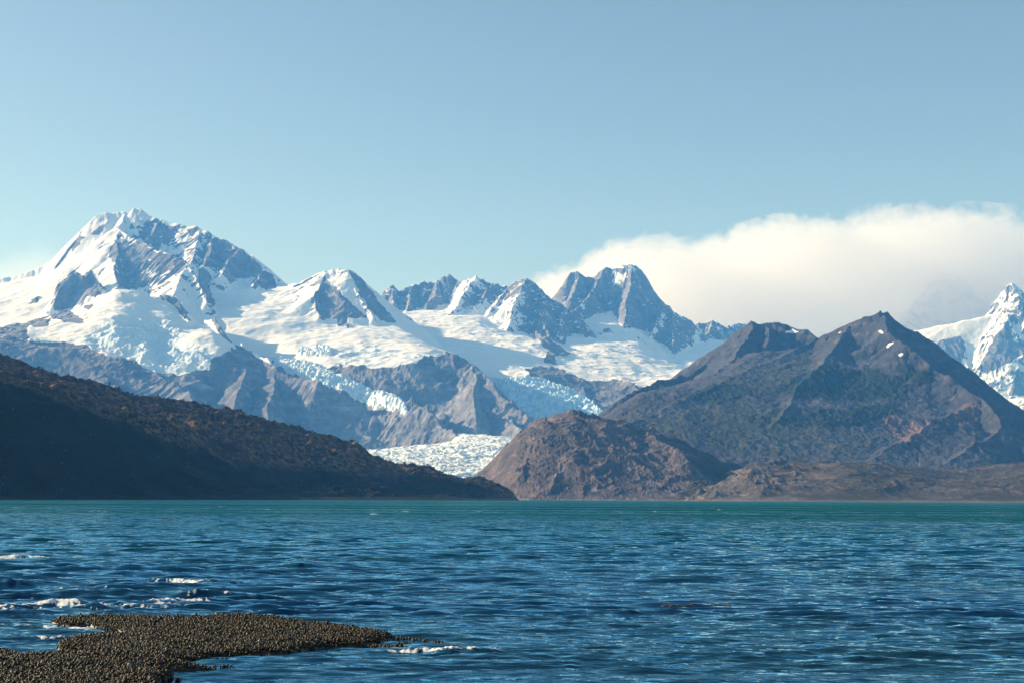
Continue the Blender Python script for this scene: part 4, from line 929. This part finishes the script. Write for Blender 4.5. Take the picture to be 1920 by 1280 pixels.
# ------------------------------------------------------------------ shell bank
def shell_proto():
    # a pointed mussel standing on its narrow end: rings of 6
    v = [(0, 0, -.1)]
    for z, rx, ry, ox in ((.18, .24, .15, -.03), (.45, .38, .24, .0), (.72, .30, .18, .06)):
        for k in range(6):
            a = k * math.pi / 3
            v.append((ox + rx * math.cos(a), ry * math.sin(a), z))
    v.append((.10, 0, .88))
    tris = []
    for k in range(6):
        k2 = (k + 1) % 6
        tris.append((0, 1 + k2, 1 + k))
        for r in (0, 1):
            a, b = 1 + r * 6 + k, 1 + r * 6 + k2; c, d = a + 6, b + 6
            tris += [(a, b, d), (a, d, c)]
        tris.append((13 + k, 13 + k2, 19))
    return np.array(v, np.float32), np.array(tris, np.int32)
SV, ST = shell_proto()
def shells(name, P3, size, seed, mat):
    rs = np.random.RandomState(seed); n = len(P3)
    az = rs.rand(n) * 6.283; tilt = np.abs(rs.normal(0, .8, n)); taz = rs.rand(n) * 6.283
    s = size * rs.uniform(.5, 1.0, n) * (1 + .8 * rs.rand(n) ** 5)
    V = SV[None] * s[:, None, None]
    V = V * np.stack([rs.uniform(.8, 1.2, n), rs.uniform(.8, 1.3, n), rs.uniform(.8, 1.1, n)], -1)[:, None, :]
    def rz(V, a):
        c, d = np.cos(a)[:, None], np.sin(a)[:, None]
        return np.stack([V[..., 0] * c - V[..., 1] * d, V[..., 0] * d + V[..., 1] * c, V[..., 2]], -1)
    V = rz(V, az)
    c, d = np.cos(tilt)[:, None], np.sin(tilt)[:, None]
    V = np.stack([V[..., 0] * c + V[..., 2] * d, V[..., 1], -V[..., 0] * d + V[..., 2] * c], -1)
    V = rz(V, taz) + P3[:, None, :]
    m = len(SV)
    T = ST[None] + (np.arange(n) * m)[:, None, None]
    tone = np.repeat(rs.rand(n), m); tip = np.tile(SV[:, 2], n)
    return mesh_np(name, V.reshape(-1, 3), T.reshape(-1, 3), mat, dict(tone=tone, tip=tip))
def make_reef():
    t = NT('dark shells')
    tone = t.attr('tone'); tip = t.attr('tip')
    c = t.mix(t.rng(tone, .2, .8), (.006, .006, .005), (.024, .024, .012))
    c = t.mix(t.math('MULTIPLY', t.rng(tone, .55, .95), t.rng(tip, .5, 1.0)), c, (.088, .085, .042))
    big = t.noise(.7, 3, .6)
    c = t.mix(t.rng(big, .35, .65, 0, .6), c, (.040, .024, .014))
    c = t.mix(t.rng(tone, .985, .99), c, (.22, .21, .18))
    t.bsdf(c, .55, .22)
    t2 = NT('wet bank'); n = t2.noise(9, 4, .6)
    t2.bsdf(t2.mix(t2.rng(n, .4, .6), (.012, .011, .009), (.035, .028, .02)), .45, .5, t2.bump(n, 1, .05))
    # bank: low mound under the shells
    a = px_at(-60, 1335); b = px_at(760, 1150)
    ny, nx = 360, 420
    y = np.linspace(a[1] - .5, b[1] + 1.2, ny); uu = np.linspace((-80 - 960) / F_PX * 1.02, (770 - 960) / F_PX, nx)
    Y = np.repeat(y[:, None], nx, 1).astype(np.float32); X = (Y * uu[None]).astype(np.float32)
    px, py = reef_height(X, Y)
    m = blur(inpoly(px, py, REEF).astype(float), 1.2, 1.2)
    m2 = blur(m, 5, 6)
    H = -.22 + .24 * sst(.1, .75, m) + .10 * sst(.3, 1, m2) * (1 + .8 * fbm(X, Y, 2.2, 3, k=4)) + .02 * PN[3](X / .3, Y / .3)
    idx = np.arange(ny * nx).reshape(ny, nx)
    q = np.stack([idx[:-1, :-1], idx[:-1, 1:], idx[1:, 1:], idx[1:, :-1]], -1).reshape(-1, 4)
    mesh_np('shell_bank_ground', np.stack([X, Y, H], -1).reshape(-1, 3), q, t2.m)
    tag(bpy.data.objects['shell_bank_ground'], 'wet dark ground of the low bank under the shells', 'ground', kind='structure')
    # shells
    rs = np.random.RandomState(3)
    n = int(60000)
    sx = rs.rand(n * 3); sy = rs.rand(n * 3)
    Yp = (a[1] - .3 + sy * (b[1] + .9 - a[1])).astype(np.float32)
    Xp = (-16 + sx * 15).astype(np.float32)
    px, py = reef_height(Xp, Yp)
    ok = inpoly(px, py, REEF)
    iy = np.clip(np.searchsorted(y, Yp), 0, ny - 1); ix = np.clip(np.searchsorted(uu, Xp / Yp), 0, nx - 1)
    Hp = H[iy, ix]
    ok &= (Hp > -.09) & (px < 745)
    # thinner scatter on the drowned fringe
    fringe = (~inpoly(px, py, REEF)) & (Hp > -.205) & (rs.rand(len(Xp)) < .35 * np.clip(PN[3](Xp / .7, Yp / .9), 0, 1))
    sel = np.where(ok | fringe)[0][:60000]
    P3 = np.stack([Xp[sel], Yp[sel], Hp[sel] - .012], -1)
    o = shells('shell_bank', P3, .074, 4, t.m)
    tag(o, 'bank of densely packed dark olive shells rising from the water in the left foreground', 'shell bank', kind='stuff')
    print('shells', len(sel), round(time.time() - T0, 1))
    # loose clumps off the tip of the bank, each a thing
    CL = [(748, 1196, .16, 9, 'small shell clump just off the pointed tip of the shell bank'), (757, 1204, .10, 5, 'tiny shell clump low in the water beside the bank tip'), (716, 1211, .20, 14, 'largest loose shell clump, against the lower edge of the bank tip'),
          (700, 1210, .10, 6, 'shell clump left of the largest loose clump at the bank tip'), (770, 1197, .14, 8, 'shell clump in the upper row of loose clumps, nearest the bank'), (785, 1198, .10, 6, 'shell clump in the middle of the upper row off the bank'),
          (800, 1201, .08, 4, 'tiny shell clump near the far end of the upper row'), (820, 1204, .10, 5, 'outermost shell clump above the small breaking wave'), (765, 1219, .07, 3, 'single shells poking out left of the small breaking wave'),
          (781, 1218, .10, 5, 'shell clump in front of the left end of the small breaking wave'), (790, 1219, .06, 2, 'pair of shells in front of the small breaking wave'), (748, 1210, .12, 7, 'shell clump between the largest loose clump and the breaking wave'),
          (503, 1226, .12, 7, 'small shell clump at the lower edge of the bank, left of the water sparkle'), (400, 1251, .12, 7, 'shell clump at the tip of the low spit pointing right'), (425, 1250, .08, 4, 'tiny shell clump off the tip of the low spit'),
          (322, 1274, .12, 7, 'shell clump at the bottom edge beside the nearest part of the bank')]
    protos = []
    for i, (px, py, r, k, lab) in enumerate(CL):
        c = px_at(px, py)
        rr = np.random.RandomState(100 + i)
        e = bpy.data.objects.new('shell_clump', None); COL.objects.link(e); e.location = (c[0], c[1], 0.0); e.empty_display_size = .1
        tag(e, lab, 'shell clump', 'loose shell clumps around the bank')
        for q_ in range(k + 4):
            a_ = rr.rand() * 6.283; rd = r * math.sqrt(rr.rand())
            s_ = protos[rr.randint(len(protos))] if protos else None
            if len(protos) < 5:
                s_ = shells('shell', np.zeros((1, 3), np.float32), .11, 300 + len(protos), t.m); protos.append(s_)
            else:
                s_ = s_.copy(); COL.objects.link(s_)
            s_.parent = e; s_.location = (rd * math.cos(a_) * 1.3, rd * math.sin(a_) * 1.5, -.035 + .04 * (1 - rd / r)); s_.rotation_euler = (0, 0, rr.rand() * 6.28)
    # kelp fronds drifting at the surface
    tk = NT('kelp'); tk.bsdf((.035, .012, .008), .35, .5)
    e = bpy.data.objects.new('kelp', None); COL.objects.link(e)
    c0 = px_at(1285, 1137.5); e.location = (c0[0], c0[1], 0.02)
    tag(e, 'thin dark red line of kelp fronds floating on the open water right of the bank', 'kelp')
    for i in range(16):
        n = 14; x0 = rs.uniform(-1.3, 1.3); y0 = rs.normal(0, .35); L = rs.uniform(.25, .6); h = rs.uniform(.02, .08)
        V = []
        for k in range(n):
            u = k / (n - 1); wd_ = .03 * math.sin(math.pi * min(.95, u + .08)) + .006
            x = x0 + L * u; yy_ = y0 + .06 * math.sin(5 * u + i); z = h * math.sin(math.pi * u) + .015
            V += [(x, yy_ - wd_, z), (x, yy_ + wd_, z + .012), (x, yy_, z - .008)]
        Fq = [(3 * k + a, 3 * k + (a + 1) % 3, 3 * k + 3 + (a + 1) % 3, 3 * k + 3 + a) for k in range(n - 1) for a in range(3)]
        mesh_np('frond', np.array(V, np.float32), np.array(Fq), tk.m, parent=e)
make_reef()
print('water', round(time.time() - T0, 1))

# ------------------------------------------------------------------ haze
def make_haze(dens=4.7e-5):
    x0, x1, y0, y1, z0, z1 = -15500, 15500, -1500, 14900, -140, 2900
    co = np.array([(x, y, z) for z in (z0, z1) for y in (y0, y1) for x in (x0, x1)], np.float32)
    q = np.array([(0, 2, 3, 1), (4, 5, 7, 6), (0, 1, 5, 4), (2, 6, 7, 3), (0, 4, 6, 2), (1, 3, 7, 5)])
    m = bpy.data.materials.new('haze'); m.use_nodes = True
    n = m.node_tree.nodes; n.clear()
    o = n.new('ShaderNodeOutputMaterial'); v = n.new('ShaderNodeVolumePrincipled')
    v.inputs['Color'].default_value = (.09, .38, 1.0, 1); v.inputs['Absorption Color'].default_value = (1, 1, 1, 1)
    v.inputs['Density'].default_value = dens
    v.inputs['Anisotropy'].default_value = 0.0
    m.node_tree.links.new(v.outputs[0], o.inputs['Volume'])
    ob = mesh_np('haze', co, q, m, smooth=False)
    tag(ob, 'thin blue haze in the air between the camera and the far mountains', 'haze', kind='stuff')
make_haze()

# ------------------------------------------------------------------ clouds, beyond the haze
def cloud(name, top, y0, y1, label, dens, soft, fade, zbot_px=None, seed=0, scale=1.0, aniso=.4, zfade=None):
    """a closed hull roughly round the cloud; inside it the vapour thins out raggedly towards its top"""
    ym = (y0 + y1) / 2
    tp = np.array([P(px, py, ym / 1000.0) for px, py in top])
    xs = np.linspace(tp[0, 0], tp[-1, 0], 90); zt = np.interp(xs, tp[:, 0], tp[:, 2])
    ny = 14
    ys = np.linspace(y0, y1, ny)
    V = []; nx = len(xs)
    endf = np.minimum(1, np.minimum(xs - xs[0], xs[-1] - xs) / 900.0 + .02)
    for j, y in enumerate(ys):
        s = math.sin(math.pi * (j + .5) / ny) ** .35
        for i, x in enumerate(xs):
            zb = 40.0 if zbot_px is None else P(960, zbot_px, ym / 1000)[2]
            z = zb + (zt[i] + soft * 1.2 - zb) * s
            V.append((x * (y / ym if False else 1), y, z))
    for j, y in enumerate(ys):
        for i, x in enumerate(xs): V.append((x, y, zb))
    idx = np.arange(ny * nx).reshape(ny, nx); lo = idx + ny * nx
    q = [np.stack([idx[:-1, :-1], idx[:-1, 1:], idx[1:, 1:], idx[1:, :-1]], -1).reshape(-1, 4),
         np.stack([lo[:-1, :-1], lo[1:, :-1], lo[1:, 1:], lo[:-1, 1:]], -1).reshape(-1, 4)]
    q.append(np.stack([idx[0, 1:], idx[0, :-1], lo[0, :-1], lo[0, 1:]], -1)); q.append(np.stack([idx[-1, :-1], idx[-1, 1:], lo[-1, 1:], lo[-1, :-1]], -1))
    q.append(np.stack([idx[:-1, 0], idx[1:, 0], lo[1:, 0], lo[:-1, 0]], -1)); q.append(np.stack([idx[1:, -1], idx[:-1, -1], lo[:-1, -1], lo[1:, -1]], -1))
    t = NT(name + ' vapour')
    sep = t.n.new('ShaderNodeSeparateXYZ'); t.l.new(t.geo.outputs['Position'], sep.inputs[0])
    x, y, z = sep.outputs
    fc = t.n.new('ShaderNodeFloatCurve')
    xn = t.rng(x, float(xs[0]), float(xs[-1]), 0, 1, smooth=False)
    zmax = float(tp[:, 2].max()) + 300
    t.l.new(xn, fc.inputs['Value'])
    cu = fc.mapping.curves[0]
    pts = [((p[0] - xs[0]) / (xs[-1] - xs[0]), p[2] / zmax) for p in tp]
    while len(cu.points) < len(pts): cu.points.new(.5, .5)
    for c_, p_ in zip(cu.points, pts): c_.location = (float(p_[0]), float(p_[1])); c_.handle_type = 'AUTO'
    fc.mapping.update()
    ztop = t.math('MULTIPLY', fc.outputs[0], zmax)
    n1 = t.noise(.0011 / scale, 4, .6); n2 = t.noise(.0042 / scale, 3, .6); n3 = t.noise(.011 / scale, 3, .6)
    yc = t.math('DIVIDE', t.math('SUBTRACT', y, ym), (y1 - y0) / 2)
    rnd = t.math('MULTIPLY', t.math('MULTIPLY', yc, yc), 900.0 * scale)
    nn = t.math('ADD', t.math('MULTIPLY', t.math('SUBTRACT', n1, .5), 1100.0 * scale), t.math('MULTIPLY', t.math('SUBTRACT', n2, .5), 680.0 * scale))
    nn = t.math('ADD', nn, t.math('MULTIPLY', t.math('SUBTRACT', n3, .5), 260.0 * scale))
    dz = t.math('ADD', t.math('SUBTRACT', t.math('SUBTRACT', ztop, rnd), z), nn)
    dn = t.rng(dz, 0, soft, 0, 1)
    if zfade: dn = t.math('MULTIPLY', dn, t.rng(z, zfade[0], zfade[1]))
    ends = t.math('MULTIPLY', t.rng(xn, 0, fade), t.rng(xn, 1.0, 1.0 - fade)) if fade else 1.0
    dn = t.math('MULTIPLY', t.math('MULTIPLY', dn, ends), dens)
    v = t.n.new('ShaderNodeVolumePrincipled')
    v.inputs['Color'].default_value = (.985, .98, .975, 1); v.inputs['Anisotropy'].default_value = aniso
    t.l.new(dn, v.inputs['Density'])
    t.l.new(v.outputs[0], t.out.inputs['Volume'])
    o = mesh_np(name, np.array(V), np.concatenate(q), t.m)
    tag(o, label, 'cloud')
    return o
cloud('cloud', [(900, 600), (960, 560), (1010, 520), (1060, 492), (1110, 472), (1170, 450), (1215, 442), (1300, 444), (1400, 430), (1500, 405), (1560, 412), (1630, 395), (1720, 394), (1830, 396), (1900, 402), (1990, 412), (2150, 430), (2400, 520), (2500, 560)],
      16800, 20100, 'long cream coloured cloud bank rising to the right behind the dark mountain', 1.2e-3, 100, .09, seed=0, zfade=(500, 1300))
cloud('cloud', [(-420, 540), (-300, 480), (-150, 455), (-20, 455), (30, 448), (75, 428), (115, 440), (150, 500), (190, 560)], 15600, 17200,
      'small faint cloud low over the snow slope at the left edge', 3.6e-4, 600, .08, zbot_px=640, scale=.6)
print('done', round(time.time() - T0, 1))
